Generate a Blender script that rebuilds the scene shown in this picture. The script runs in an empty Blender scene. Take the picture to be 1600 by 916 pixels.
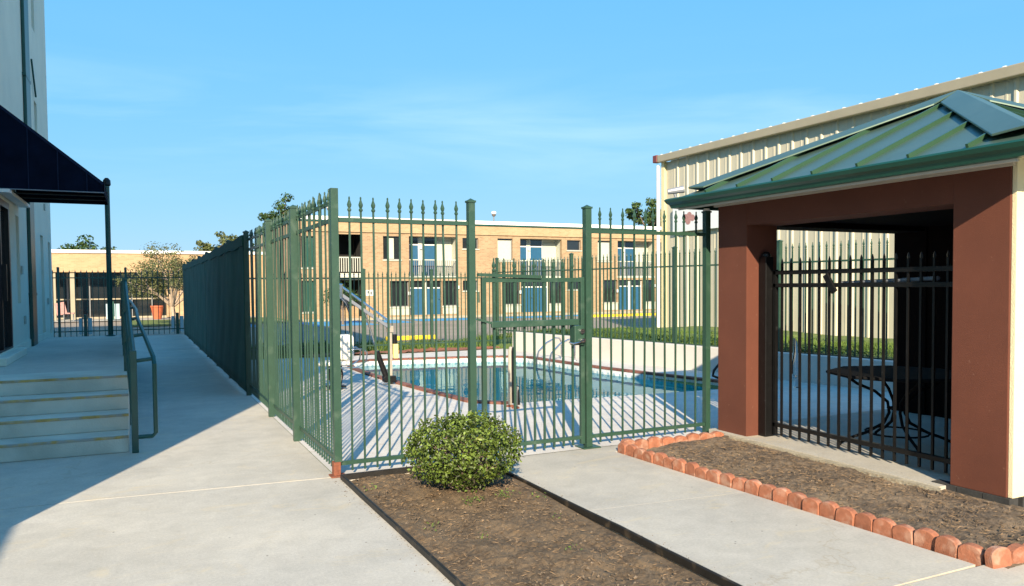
import bpy, bmesh, math, random
import numpy as np
from math import sin, cos, pi, radians, atan, hypot
from mathutils import Vector, Matrix
random.seed(7); rng = np.random.default_rng(7)
S = bpy.context.scene
COL = S.collection

# ------------------------------------------------------------------ camera
F_PX = 1205.0; PITCH = atan(43/1205); YAW = atan(585/1205); ROLL = 0.008; EYE = 1.6
Fw = Vector((sin(YAW)*cos(PITCH), cos(YAW)*cos(PITCH), -sin(PITCH)))
Rt0 = Vector((cos(YAW), -sin(YAW), 0)); Up0 = Rt0.cross(Fw)
Rt = cos(ROLL)*Rt0 - sin(ROLL)*Up0; Up = sin(ROLL)*Rt0 + cos(ROLL)*Up0
cam = bpy.data.cameras.new('camera'); camo = bpy.data.objects.new('camera', cam); COL.objects.link(camo)
M4 = Matrix((Rt, Up, -Fw)).transposed().to_4x4(); M4.translation = Vector((0, 0, EYE))
camo.matrix_world = M4
cam.sensor_fit = 'HORIZONTAL'; cam.sensor_width = 36; cam.lens = F_PX/1600*36
cam.shift_y = 32/1600; cam.clip_start = .05; cam.clip_end = 3000
S.camera = camo

# ------------------------------------------------------------------ world and sun
SUN_EL, SUN_AZ = radians(25), radians(204.6)
w = bpy.data.worlds.new('World'); S.world = w; w.use_nodes = True
nt = w.node_tree; nt.nodes.clear(); N = nt.nodes.new; Lk = nt.links.new
out = N('ShaderNodeOutputWorld'); bg = N('ShaderNodeBackground'); bg.inputs[1].default_value = .112
sky = N('ShaderNodeTexSky'); sky.sky_type = 'NISHITA'; sky.sun_disc = False
sky.sun_elevation = SUN_EL; sky.sun_rotation = SUN_AZ; sky.air_density = 1.0; sky.dust_density = .25; sky.ozone_density = 1.5
# the photograph's soft tone curve on the sky: each channel compressed by the same curve everywhere
sepc = N('ShaderNodeSeparateColor'); cmb = N('ShaderNodeCombineColor'); Lk(sky.outputs[0], sepc.inputs[0])
for i_, (p_, k_) in enumerate(((.62, .50), (.27, 1.70), (.05, 3.75))):
    pw = N('ShaderNodeMath'); pw.operation = 'POWER'; pw.inputs[1].default_value = p_; Lk(sepc.outputs[i_], pw.inputs[0])
    ml = N('ShaderNodeMath'); ml.operation = 'MULTIPLY'; ml.inputs[1].default_value = k_; Lk(pw.outputs[0], ml.inputs[0]); Lk(ml.outputs[0], cmb.inputs[i_])
tc = N('ShaderNodeTexCoord'); mp = N('ShaderNodeMapping'); mp.vector_type = 'POINT'
mp.inputs['Rotation'].default_value = (0, 0, YAW); mp.inputs['Scale'].default_value = (1.0, 1.0, 7.5)
mp.inputs['Location'].default_value = (1.75, .3, .1)
Lk(tc.outputs['Generated'], mp.inputs[0])
nz = N('ShaderNodeTexNoise'); nz.inputs['Scale'].default_value = 1.9; nz.inputs['Detail'].default_value = 7
nz.inputs['Roughness'].default_value = .55; nz.inputs['Distortion'].default_value = .5
Lk(mp.outputs[0], nz.inputs['Vector'])
cr = N('ShaderNodeValToRGB'); cr.color_ramp.elements[0].position = .47; cr.color_ramp.elements[1].position = .76
cr.color_ramp.elements[1].color = (.36, .36, .36, 1)
Lk(nz.outputs[0], cr.inputs[0])
cl = N('ShaderNodeMix'); cl.data_type = 'RGBA'; cl.blend_type = 'MIX'; cl.inputs[7].default_value = (3.2, 4.4, 4.7, 1)
sz_ = N('ShaderNodeSeparateXYZ'); Lk(tc.outputs['Generated'], sz_.inputs[0])
band = N('ShaderNodeValToRGB'); Lk(sz_.outputs[2], band.inputs[0])
for p_, v_ in ((.10, 0), (.17, 1), (.21, 1), (.27, .06)):
    e_ = band.color_ramp.elements.new(p_); e_.color = (v_, v_, v_, 1)
band.color_ramp.elements.remove(band.color_ramp.elements[0]); band.color_ramp.elements[len(band.color_ramp.elements)-1].color = (0, 0, 0, 1)
bm_ = N('ShaderNodeMath'); bm_.operation = 'MULTIPLY'; Lk(cr.outputs[0], bm_.inputs[0]); Lk(band.outputs[0], bm_.inputs[1]); Lk(bm_.outputs[0], cl.inputs[0]); Lk(cmb.outputs[0], cl.inputs[6]); Lk(cl.outputs[2], bg.inputs[0]); Lk(bg.outputs[0], out.inputs[0])
sd = bpy.data.lights.new('sun', 'SUN'); sd.energy = 4.4; sd.angle = radians(.5); sd.color = (1, .83, .60)
so = bpy.data.objects.new('sun', sd); COL.objects.link(so)
dvec = Vector((sin(radians(24.6))*cos(SUN_EL), cos(radians(24.6))*cos(SUN_EL), -sin(SUN_EL)))
so.rotation_euler = dvec.to_track_quat('-Z', 'Y').to_euler(); so.location = (-8, -18, 20)
S.view_settings.view_transform = 'Standard'; S.view_settings.look = 'None'
S.view_settings.exposure = 1.17; S.view_settings.gamma = 1
S.cycles.max_bounces = 6; S.cycles.transparent_max_bounces = 16

# ------------------------------------------------------------------ materials
def mat(name, col, rough=.7, metal=0, var=.12, scale=6, bump=0, bscale=60, col2=None, coord='world', spec=.5, island=0, transl=0, dirt=None):
    m = bpy.data.materials.new(name); m.use_nodes = True
    t = m.node_tree; b = t.nodes['Principled BSDF']; n = t.nodes.new; l = t.links.new
    b.inputs['Roughness'].default_value = rough; b.inputs['Metallic'].default_value = metal
    b.inputs['Specular IOR Level'].default_value = spec
    if coord == 'world': c = n('ShaderNodeNewGeometry').outputs['Position']
    else: c = n('ShaderNodeTexCoord').outputs['Object']
    no = n('ShaderNodeTexNoise'); no.inputs['Scale'].default_value = scale; no.inputs['Detail'].default_value = 8; no.inputs['Roughness'].default_value = .62
    l(c, no.inputs['Vector'])
    r = n('ShaderNodeValToRGB'); r.color_ramp.elements[0].position = .3; r.color_ramp.elements[1].position = .7
    a = [max(0, v*(1-var)) for v in col]; z = [min(1, v*(1+var)) for v in (col2 or col)]
    r.color_ramp.elements[0].color = (*a, 1); r.color_ramp.elements[1].color = (*z, 1)
    l(no.outputs[0], r.inputs[0]); colout = r.outputs[0]
    if dirt:   # broad worn patches: (colour, scale, low, high, amount)
        dc, dsx, lo, hi, am = dirt
        n2 = n('ShaderNodeTexNoise'); n2.inputs['Scale'].default_value = dsx; n2.inputs['Detail'].default_value = 6; n2.inputs['Distortion'].default_value = .4
        l(c, n2.inputs['Vector'])
        r2 = n('ShaderNodeValToRGB'); r2.color_ramp.elements[0].position = lo; r2.color_ramp.elements[1].position = hi; r2.color_ramp.elements[1].color = (am, am, am, 1)
        l(n2.outputs[0], r2.inputs[0])
        mx = n('ShaderNodeMix'); mx.data_type = 'RGBA'; l(r2.outputs[0], mx.inputs[0]); l(colout, mx.inputs[6]); mx.inputs[7].default_value = (*dc, 1)
        colout = mx.outputs[2]
    if island:
        g = n('ShaderNodeNewGeometry'); oi = n('ShaderNodeObjectInfo'); ad = n('ShaderNodeMath'); ad.operation = 'ADD'
        l(g.outputs['Random Per Island'], ad.inputs[0]); l(oi.outputs['Random'], ad.inputs[1])
        fr = n('ShaderNodeMath'); fr.operation = 'FRACT'; l(ad.outputs[0], fr.inputs[0])
        mr = n('ShaderNodeMapRange'); mr.inputs[3].default_value = 1-island; mr.inputs[4].default_value = 1+island
        l(fr.outputs[0], mr.inputs[0])
        hs = n('ShaderNodeHueSaturation'); l(mr.outputs[0], hs.inputs['Value']); l(colout, hs.inputs['Color']); colout = hs.outputs[0]
    l(colout, b.inputs['Base Color'])
    if bump:
        nb = n('ShaderNodeTexNoise'); nb.inputs['Scale'].default_value = bscale; nb.inputs['Detail'].default_value = 6; l(c, nb.inputs['Vector'])
        bp = n('ShaderNodeBump'); bp.inputs['Strength'].default_value = min(1, bump); bp.inputs['Distance'].default_value = .01
        l(nb.outputs[0], bp.inputs['Height']); l(bp.outputs[0], b.inputs['Normal'])
    if transl:
        o = t.nodes['Material Output']; tr = n('ShaderNodeBsdfTranslucent'); l(colout, tr.inputs[0]); ms = n('ShaderNodeMixShader'); ms.inputs[0].default_value = transl
        l(b.outputs[0], ms.inputs[1]); l(tr.outputs[0], ms.inputs[2]); l(ms.outputs[0], o.inputs[0])
    return m

def brick_mat(name, c1, c2, mortar, sx=.21, sz=.075):
    m = mat(name, c1, .9, var=.1)
    t = m.node_tree; n = t.nodes.new; l = t.links.new; b = t.nodes['Principled BSDF']
    g = n('ShaderNodeNewGeometry'); sp = n('ShaderNodeSeparateXYZ'); l(g.outputs['Position'], sp.inputs[0])
    ad = n('ShaderNodeMath'); ad.operation = 'ADD'; l(sp.outputs[0], ad.inputs[0]); l(sp.outputs[1], ad.inputs[1])
    cb = n('ShaderNodeCombineXYZ'); l(ad.outputs[0], cb.inputs[0]); l(sp.outputs[2], cb.inputs[1])
    br = n('ShaderNodeTexBrick'); br.inputs['Scale'].default_value = 1; br.inputs['Brick Width'].default_value = sx; br.inputs['Row Height'].default_value = sz
    br.inputs['Mortar Size'].default_value = .008; br.inputs['Color1'].default_value = (*c1, 1); br.inputs['Color2'].default_value = (*c2, 1); br.inputs['Mortar'].default_value = (*mortar, 1)
    l(cb.outputs[0], br.inputs['Vector'])
    no = n('ShaderNodeTexNoise'); no.inputs['Scale'].default_value = .9; no.inputs['Detail'].default_value = 9; l(g.outputs['Position'], no.inputs['Vector'])
    mr = n('ShaderNodeMapRange'); mr.inputs[3].default_value = .78; mr.inputs[4].default_value = 1.2; l(no.outputs[0], mr.inputs[0])
    hs = n('ShaderNodeHueSaturation'); l(mr.outputs[0], hs.inputs['Value']); l(br.outputs[0], hs.inputs['Color']); l(hs.outputs[0], b.inputs['Base Color'])
    return m

def glass_mat(name, col, rough=.06):
    m = mat(name, col, rough, var=.3, scale=1.5, spec=.8); return m

def concrete_mat(name, base, warm, patch):
    m = mat(name, base, .88, var=.12, scale=1.1, bump=.22, bscale=140, dirt=(warm, .55, .45, .72, .65))
    t = m.node_tree; n = t.nodes.new; l = t.links.new; b = t.nodes['Principled BSDF']
    src = b.inputs['Base Color'].links[0].from_socket
    g = n('ShaderNodeNewGeometry')
    n3 = n('ShaderNodeTexNoise'); n3.inputs['Scale'].default_value = 55; n3.inputs['Detail'].default_value = 9; n3.inputs['Roughness'].default_value = .75; l(g.outputs['Position'], n3.inputs['Vector'])
    mr = n('ShaderNodeMapRange'); mr.inputs[1].default_value = .3; mr.inputs[2].default_value = .7; mr.inputs[3].default_value = .83; mr.inputs[4].default_value = 1.13; l(n3.outputs[0], mr.inputs[0])
    hs = n('ShaderNodeHueSaturation'); l(mr.outputs[0], hs.inputs['Value']); l(src, hs.inputs['Color'])
    # small yellowish efflorescence marks
    n4 = n('ShaderNodeTexNoise'); n4.inputs['Scale'].default_value = 2.6; n4.inputs['Detail'].default_value = 10; n4.inputs['Roughness'].default_value = .7; n4.inputs['Distortion'].default_value = 1.2
    mp4 = n('ShaderNodeMapping'); mp4.inputs['Scale'].default_value = (.8, 1.8, 1); l(g.outputs['Position'], mp4.inputs[0]); l(mp4.outputs[0], n4.inputs['Vector'])
    r4 = n('ShaderNodeValToRGB'); r4.color_ramp.elements[0].position = .56; r4.color_ramp.elements[1].position = .70; r4.color_ramp.elements[1].color = (.55, .55, .55, 1); l(n4.outputs[0], r4.inputs[0])
    mx = n('ShaderNodeMix'); mx.data_type = 'RGBA'; l(r4.outputs[0], mx.inputs[0]); l(hs.outputs[0], mx.inputs[6]); mx.inputs[7].default_value = (*patch, 1)
    # blotchy wear and hairline cracks
    n6 = n('ShaderNodeTexNoise'); n6.inputs['Scale'].default_value = 5.5; n6.inputs['Detail'].default_value = 7; n6.inputs['Distortion'].default_value = .8; l(g.outputs['Position'], n6.inputs['Vector'])
    r6 = n('ShaderNodeMapRange'); r6.inputs[1].default_value = .3; r6.inputs[2].default_value = .72; r6.inputs[3].default_value = .91; r6.inputs[4].default_value = 1.05; l(n6.outputs[0], r6.inputs[0])
    h6 = n('ShaderNodeHueSaturation'); l(r6.outputs[0], h6.inputs['Value']); l(mx.outputs[2], h6.inputs['Color'])
    vc = n('ShaderNodeTexVoronoi'); vc.feature = 'DISTANCE_TO_EDGE'; vc.inputs['Scale'].default_value = .22
    ad = n('ShaderNodeVectorMath'); ad.operation = 'MULTIPLY_ADD'; ad.inputs[1].default_value = (.5, .5, 0); l(n6.outputs['Color'], ad.inputs[0]); l(g.outputs['Position'], ad.inputs[2]); l(ad.outputs[0], vc.inputs['Vector'])
    rc = n('ShaderNodeValToRGB'); rc.color_ramp.elements[0].position = .0004; rc.color_ramp.elements[0].color = (.90, .86, .80, 1); rc.color_ramp.elements[1].position = .0022; l(vc.outputs['Distance'], rc.inputs[0])
    mc = n('ShaderNodeMix'); mc.data_type = 'RGBA'; mc.blend_type = 'MULTIPLY'; mc.inputs[0].default_value = 1; l(h6.outputs[0], mc.inputs[6]); l(rc.outputs[0], mc.inputs[7]); mx = mc
    # dark specks
    vo = n('ShaderNodeTexVoronoi'); vo.inputs['Scale'].default_value = 5; l(g.outputs['Position'], vo.inputs['Vector'])
    r5 = n('ShaderNodeValToRGB'); r5.color_ramp.elements[0].position = .018; r5.color_ramp.elements[0].color = (.35, .35, .35, 1); r5.color_ramp.elements[1].position = .05; l(vo.outputs['Distance'], r5.inputs[0])
    m2 = n('ShaderNodeMix'); m2.data_type = 'RGBA'; m2.blend_type = 'MULTIPLY'; m2.inputs[0].default_value = 1; l(mx.outputs[2], m2.inputs[6]); l(r5.outputs[0], m2.inputs[7])
    l(m2.outputs[2], b.inputs['Base Color'])
    return m

MT = {}
MT['concrete'] = concrete_mat('concrete', (.495, .465, .405), (.57, .52, .43), (.60, .50, .33))
MT['deck'] = concrete_mat('deck_concrete', (.60, .565, .515), (.66, .62, .56), (.58, .50, .38))
MT['path'] = concrete_mat('path_concrete', (.45, .425, .37), (.51, .47, .39), (.60, .50, .31))
MT['kerb'] = mat('slab_edge', (.36, .32, .24), .95, var=.25, scale=9, bump=.8, bscale=35)
MT['joint'] = mat('joint_filler', (.34, .27, .18), .95, var=.35, scale=7, bump=.3)
MT['nosing'] = mat('nosing', (.46, .31, .10), .8, var=.35, scale=9, dirt=((.34, .33, .29), 5, .42, .56, 1.0))
MT['step'] = mat('step_concrete', (.58, .57, .49), .85, var=.10, scale=2.5, bump=.3, dirt=((.36, .37, .31), 1.6, .45, .7, .7))
MT['green'] = mat('green_paint', (.025, .064, .043), .42, var=.10, scale=8, bump=.12, bscale=30, dirt=((.075, .12, .09), 6, .58, .72, .6))
MT['green_dark'] = mat('dark_green_paint', (.009, .068, .054), .4, var=.15, scale=6)
MT['screen'] = mat('windscreen_fabric', (.010, .064, .040), .85, var=.25, scale=2.2, bump=.3, bscale=400, dirt=((.022, .082, .055), 1.1, .4, .75, .7))
MT['black'] = mat('black_paint', (.006, .006, .0065), .42, var=.3, scale=9, bump=.2, bscale=50, spec=.35, dirt=((.035, .035, .038), 22, .64, .72, .4))
MT['black_edge'] = mat('black_plastic_edging', (.012, .011, .010), .55, var=.4, scale=12, bump=.2, dirt=((.10, .075, .05), 9, .58, .70, .6))
MT['rust'] = mat('rusty_steel', (.20, .066, .036), .85, var=.35, scale=30, bump=.6, bscale=90)
MT['soil'] = mat('soil', (.058, .037, .021), .98, var=.4, scale=34, bump=1, bscale=160, col2=(.135, .092, .053), dirt=((.20, .14, .083), 4.5, .42, .66, .7))
MT['soil2'] = mat('mulch_soil', (.055, .038, .025), .98, var=.4, scale=18, bump=1, bscale=120, col2=(.15, .11, .075), dirt=((.27, .20, .13), 2.6, .46, .68, .7))
MT['straw'] = mat('straw', (.19, .125, .07), .9, var=.2, island=.5)
MT['pebble'] = mat('pebble', (.135, .10, .068), .9, var=.25, island=.4)
MT['terracotta'] = mat('terracotta_brick', (.31, .118, .066), .9, var=.22, scale=26, bump=.5, bscale=150, island=.13, dirt=((.50, .33, .25), 14, .50, .72, .6))
MT['coping'] = mat('coping_brick', (.175, .072, .052), .8, var=.25, scale=14, island=.3, bump=.4)
MT['brown'] = mat('red_brown_stucco', (.118, .036, .020), .9, var=.12, scale=2.2, bump=.4, bscale=220, dirt=((.19, .085, .055), 26, .69, .74, .6))
MT['cream'] = mat('cream_stucco', (.74, .66, .44), .9, var=.06, scale=3, bump=.5, bscale=120)
MT['roof_green'] = mat('green_metal_roof', (.070, .120, .095), .38, metal=.25, var=.07, scale=2, dirt=((.105, .16, .13), 2.5, .5, .8, .5))
MT['roof_rib'] = mat('green_roof_rib', (.034, .082, .045), .4, metal=.1, var=.08, scale=3)
MT['gutter'] = mat('green_gutter', (.010, .062, .042), .3, var=.10, scale=2)
MT['soffit'] = mat('soffit', (.45, .40, .33), .8, var=.06)
MT['block'] = mat('dark_block', (.035, .035, .035), .9, var=.3, scale=14, bump=.4)
MT['wall_left'] = mat('grey_green_stucco', (.75, .74, .61), .9, var=.05, scale=1.2, bump=.4, bscale=140, dirt=((.60, .63, .54), .8, .5, .75, .6))
MT['navy'] = mat('navy_canvas', (.003, .006, .018), .95, var=.3, scale=4, bump=.2, bscale=200, spec=.1)
MT['brown_shaded'] = mat('shaded_brown_stucco', (.010, .006, .005), .95, var=.1, spec=.05)  # pavilion interior shade put into the colour: near-black copy of the red-brown stucco
MT['navy_seam'] = mat('navy_seam', (.012, .019, .045), .9, spec=.1)
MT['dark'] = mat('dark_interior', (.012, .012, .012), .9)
MT['tan_metal'] = mat('cream_metal_siding', (.52, .485, .37), .5, metal=0, var=.035, scale=.8, dirt=((.44, .40, .31), 1.2, .5, .8, .5))
MT['tan_trim'] = mat('tan_trim', (.34, .30, .21), .5, var=.06, scale=2)
MT['pale_trim'] = mat('pale_trim', (.62, .55, .32), .5, var=.06)
MT['red_trim'] = mat('red_trim', (.16, .04, .035), .5)
MT['white'] = mat('white_paint', (.78, .77, .74), .6, var=.05, scale=2)
MT['retain'] = mat('retaining_wall_paint', (.56, .54, .50), .9, var=.05, scale=1.5, bump=.25, dirt=((.48, .46, .42), .9, .5, .75, .6))
MT['plastic'] = mat('white_plastic', (.80, .78, .70), .45, var=.04)
MT['steel'] = mat('stainless_steel', (.62, .63, .65), .18, metal=1, var=.08)
MT['grey_metal'] = mat('grey_powder_coat', (.22, .24, .28), .4, metal=.2, var=.08)
MT['beige_metal'] = mat('beige_post', (.40, .36, .30), .45, metal=.2, var=.1)
MT['yellow_label'] = mat('pale_yellow_label', (.72, .62, .25), .6)
MT['yellow'] = mat('yellow_paint', (.78, .56, .03), .8, var=.15, scale=6)
MT['blue_paint'] = mat('blue_road_paint', (.06, .30, .52), .8, var=.15, scale=3, dirt=((.27, .27, .26), 3, .6, .7, .7))
MT['asphalt'] = mat('asphalt', (.30, .24, .175), .95, var=.12, scale=.9, bump=.3, dirt=((.21, .175, .14), .35, .45, .7, .6))
MT['brick'] = brick_mat('tan_brick', (.39, .275, .160), (.30, .195, .110), (.39, .29, .185))
MT['brick_l'] = brick_mat('light_tan_brick', (.48, .33, .185), (.40, .26, .14), (.45, .33, .21))
MT['door_blue'] = mat('blue_door', (.018, .095, .19), .5, var=.1)
MT['panel_white'] = mat('pale_panel', (.50, .51, .43), .7, var=.05)
MT['glass_dark'] = glass_mat('dark_glass', (.015, .018, .02), .05)
MT['curtain'] = mat('curtain', (.42, .44, .38), .9, var=.12, scale=9)
MT['rail_grey'] = mat('grey_railing', (.18, .19, .20), .6)
MT['light_cap'] = mat('roof_coping', (.86, .86, .83), .6, var=.03)
MT['grass'] = mat('grass', (.070, .125, .022), .9, var=.3, scale=2.5, bump=.5, bscale=60, col2=(.13, .17, .035))
MT['blade'] = mat('grass_blade', (.12, .20, .03), .7, var=.3, scale=3, island=.45, transl=.3, col2=(.13, .20, .04))
MT['cover_leaf'] = mat('groundcover_leaf', (.05, .10, .018), .6, var=.3, scale=2, island=.5, transl=.25)
MT['bush_leaf'] = mat('bush_leaf', (.028, .058, .007), .45, var=.4, scale=9, island=.7, transl=.12, col2=(.11, .155, .026), spec=.35, dirt=((.20, .075, .03), 9, .66, .76, .7))
MT['bark'] = mat('bark', (.17, .13, .10), .95, var=.3, scale=20, bump=.6)
MT['bark_pale'] = mat('pale_bark', (.42, .33, .25), .9, var=.2, scale=10, bump=.4)
MT['leaf'] = mat('tree_leaf', (.05, .095, .018), .6, var=.3, scale=1.2, island=.5, transl=.3)
MT['leaf_light'] = mat('light_tree_leaf', (.15, .17, .055), .6, var=.3, scale=1.5, island=.45, transl=.3)
MT['leaf_olive'] = mat('olive_tree_leaf', (.13, .145, .055), .6, var=.3, scale=1.5, island=.45, transl=.3)
MT['pool_plaster'] = mat('pool_plaster', (.44, .78, .77), .8, var=.08, scale=1.2)
MT['tile'] = mat('pool_tile', (.66, .70, .70), .25, var=.06, scale=3, island=.12)
MT['tile_mark'] = mat('pool_tile_motif', (.30, .42, .48), .3)
MT['mulch_red'] = mat('red_mulch', (.26, .10, .055), .95, var=.35, scale=25, bump=1, bscale=40)
MT['pot'] = mat('terracotta_pot', (.48, .12, .05), .7)
MT['bluegrey'] = mat('pale_blue_board', (.34, .47, .52), .6, var=.06)
MT['sign_white'] = mat('sign_white', (.76, .78, .78), .5, var=.03, dirt=((.62, .70, .74), 2.6, .45, .7, .6))
MT['sign_red'] = mat('sign_red', (.42, .22, .20), .6, var=.2, scale=18)
MT['table_metal'] = mat('black_table_mesh', (.010, .010, .011), .95, var=.3, scale=30, spec=.1)

# see-through expanded metal for the table top
def water_mat():
    m = bpy.data.materials.new('pool_water'); m.use_nodes = True; t = m.node_tree; t.nodes.clear(); n = t.nodes.new; l = t.links.new
    o = n('ShaderNodeOutputMaterial'); tr = n('ShaderNodeBsdfTransparent'); tr.inputs[0].default_value = (.47, .94, .92, 1)
    gl = n('ShaderNodeBsdfGlossy'); gl.inputs['Roughness'].default_value = .015; gl.inputs[0].default_value = (.72, .95, .95, 1)
    fr = n('ShaderNodeFresnel'); fr.inputs[0].default_value = 1.18
    g = n('ShaderNodeNewGeometry'); no = n('ShaderNodeTexNoise'); no.inputs['Scale'].default_value = 2.5; no.inputs['Detail'].default_value = 2
    mpn = n('ShaderNodeMapping'); mpn.inputs['Scale'].default_value = (1, 1, 1); l(g.outputs['Position'], mpn.inputs[0]); l(mpn.outputs[0], no.inputs['Vector'])
    bp = n('ShaderNodeBump'); bp.inputs['Strength'].default_value = .16; bp.inputs['Distance'].default_value = .02; l(no.outputs[0], bp.inputs['Height'])
    l(bp.outputs[0], gl.inputs['Normal']); l(bp.outputs[0], fr.inputs['Normal'])
    ms = n('ShaderNodeMixShader'); l(fr.outputs[0], ms.inputs[0]); l(tr.outputs[0], ms.inputs[1]); l(gl.outputs[0], ms.inputs[2]); l(ms.outputs[0], o.inputs[0])
    return m
MT['water'] = water_mat()

# ------------------------------------------------------------------ mesh helpers
def wloc(o):
    v = Vector((0, 0, 0))
    while o is not None: v += o.location; o = o.parent
    return v

class MB:
    def __init__(s): s.v = []; s.f = []
    def add(s, vs, fs):
        k = len(s.v); s.v += [tuple(p) for p in vs]; s.f += [tuple(i+k for i in f) for f in fs]; return s
    def box(s, x0, x1, y0, y1, z0, z1):
        return s.add([(x0,y0,z0),(x1,y0,z0),(x1,y1,z0),(x0,y1,z0),(x0,y0,z1),(x1,y0,z1),(x1,y1,z1),(x0,y1,z1)],
                     [(3,2,1,0),(4,5,6,7),(0,1,5,4),(1,2,6,5),(2,3,7,6),(3,0,4,7)])
    def prism(s, poly, z0, z1):     # polygon counter-clockwise in XY
        n = len(poly)
        return s.add([(x,y,z0) for x,y in poly]+[(x,y,z1) for x,y in poly],
                     [tuple(range(n-1,-1,-1)), tuple(range(n,2*n))]+[(i,(i+1)%n,n+(i+1)%n,n+i) for i in range(n)])
    def bar(s, a, b, w, h=None, up=(0,0,1)):
        a = Vector(a); b = Vector(b); d = (b-a).normalized(); u = Vector(up)
        if abs(d.dot(u)) > .98: u = Vector((1,0,0))
        r = d.cross(u).normalized(); u = r.cross(d); h = h or w; r *= w/2; u *= h/2
        return s.add([a-r-u,a+r-u,a+r+u,a-r+u,b-r-u,b+r-u,b+r+u,b-r+u],[(3,2,1,0),(4,5,6,7),(0,1,5,4),(1,2,6,5),(2,3,7,6),(3,0,4,7)])
    def tube(s, pts, r, n=8, cap=True):
        P = [Vector(p) for p in pts]; rs = r if isinstance(r, (list, tuple)) else [r]*len(P)
        k = len(s.v); ref = None
        for i, p in enumerate(P):
            d = (P[min(i+1,len(P)-1)]-P[max(i-1,0)]).normalized()
            if ref is None:
                ref = d.orthogonal().normalized()
            a = (ref - d*ref.dot(d)).normalized(); ref = a; b = d.cross(a)
            for j in range(n):
                t = 2*pi*j/n; q = p+(a*cos(t)+b*sin(t))*rs[i]; s.v.append(tuple(q))
        for i in range(len(P)-1):
            for j in range(n):
                s.f.append((k+i*n+j, k+i*n+(j+1)%n, k+(i+1)*n+(j+1)%n, k+(i+1)*n+j))
        if cap: s.f.append(tuple(k+j for j in range(n-1,-1,-1))); e = k+(len(P)-1)*n; s.f.append(tuple(e+j for j in range(n)))
        return s
    def lathe(s, cx, cy, prof, n=12):    # prof list of (r, z)
        k = len(s.v)
        for r, z in prof:
            for j in range(n): s.v.append((cx+r*cos(2*pi*j/n), cy+r*sin(2*pi*j/n), z))
        for i in range(len(prof)-1):
            for j in range(n): s.f.append((k+i*n+j, k+i*n+(j+1)%n, k+(i+1)*n+(j+1)%n, k+(i+1)*n+j))
        s.f.append(tuple(k+j for j in range(n-1,-1,-1))); e = k+(len(prof)-1)*n; s.f.append(tuple(e+j for j in range(n)))
        return s
    def mesh(s, name, m, off=(0,0,0), smooth=False):
        me = bpy.data.meshes.new(name); o = Vector(off)
        me.from_pydata([(x-o.x,y-o.y,z-o.z) for x,y,z in s.v], [], s.f); me.materials.append(MT[m] if isinstance(m, str) else m)
        if smooth:
            me.shade_smooth()
            try: me.set_sharp_from_angle(angle=radians(38))
            except Exception: pass
        me.update(); return me
    def build(s, name, m, parent=None, bevel=0, smooth=False, origin=None, kind=None):
        pw = wloc(parent) if parent else Vector((0,0,0)); og = Vector(origin) if origin is not None else pw
        me = s.mesh(name, m, og, smooth)
        o = bpy.data.objects.new(name, me); COL.objects.link(o); o.location = og-pw
        if parent: o.parent = parent
        if bevel:
            b = o.modifiers.new('bevel','BEVEL'); b.width = bevel; b.segments = 2; b.limit_method = 'ANGLE'
        if kind: o['kind'] = kind
        return o

def tag(o, label, cat, group=None):
    o['label'] = label; o['category'] = cat
    if group: o['group'] = group
    return o
def thing(name, loc, label, cat, group=None):
    o = bpy.data.objects.new(name, None); COL.objects.link(o); o.location = loc; o.empty_display_size = .2
    return tag(o, label, cat, group)
def struct(name, mb, m, parent=None, **k):
    o = mb.build(name, m, parent, **k)
    if parent is None: o['kind'] = 'structure'
    return o
def piece(name, me, parent, wpos, rz=0):       # a piece sharing mesh data, placed at a world position
    o = bpy.data.objects.new(name, me); COL.objects.link(o); o.parent = parent; o.location = Vector(wpos)-wloc(parent); o.rotation_euler = (0,0,rz); return o
def dup(root, loc, label=None, rz=None):
    r = root.copy(); COL.objects.link(r); r.location = loc
    if rz is not None: r.rotation_euler = (0,0,rz)
    if label: r['label'] = label
    for ch in list(root.children):
        c = ch.copy(); COL.objects.link(c); c.parent = r
        for g in ch.children:
            d = g.copy(); COL.objects.link(d); d.parent = c
    return r
def sheet_with_hole(name, outer, hole, z, m):
    bm = bmesh.new(); ed = []
    for loop in (outer, hole):
        vs = [bm.verts.new((x,y,z)) for x,y in loop]
        for i in range(len(vs)): ed.append(bm.edges.new((vs[i], vs[(i+1)%len(vs)])))
    bmesh.ops.triangle_fill(bm, edges=ed, use_beauty=True)
    for f in bm.faces:
        if f.normal.z < 0: f.normal_flip()
    me = bpy.data.meshes.new(name); bm.to_mesh(me); bm.free(); me.materials.append(MT[m])
    o = bpy.data.objects.new(name, me); COL.objects.link(o); o['kind'] = 'structure'; return o
def grid_mesh(name, X, Y, Zf, m):
    nx, ny = len(X), len(Y); v = [(x, y, Zf(x, y)) for y in Y for x in X]
    f = [(j*nx+i, j*nx+i+1, (j+1)*nx+i+1, (j+1)*nx+i) for j in range(ny-1) for i in range(nx-1)]
    mb = MB(); mb.v = v; mb.f = f; return mb

from mathutils import noise as mnoise
def fbm(x, y, s, o=4): return mnoise.fractal(Vector((x*s, y*s, 3.3)), .8, 2.0, o)

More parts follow.
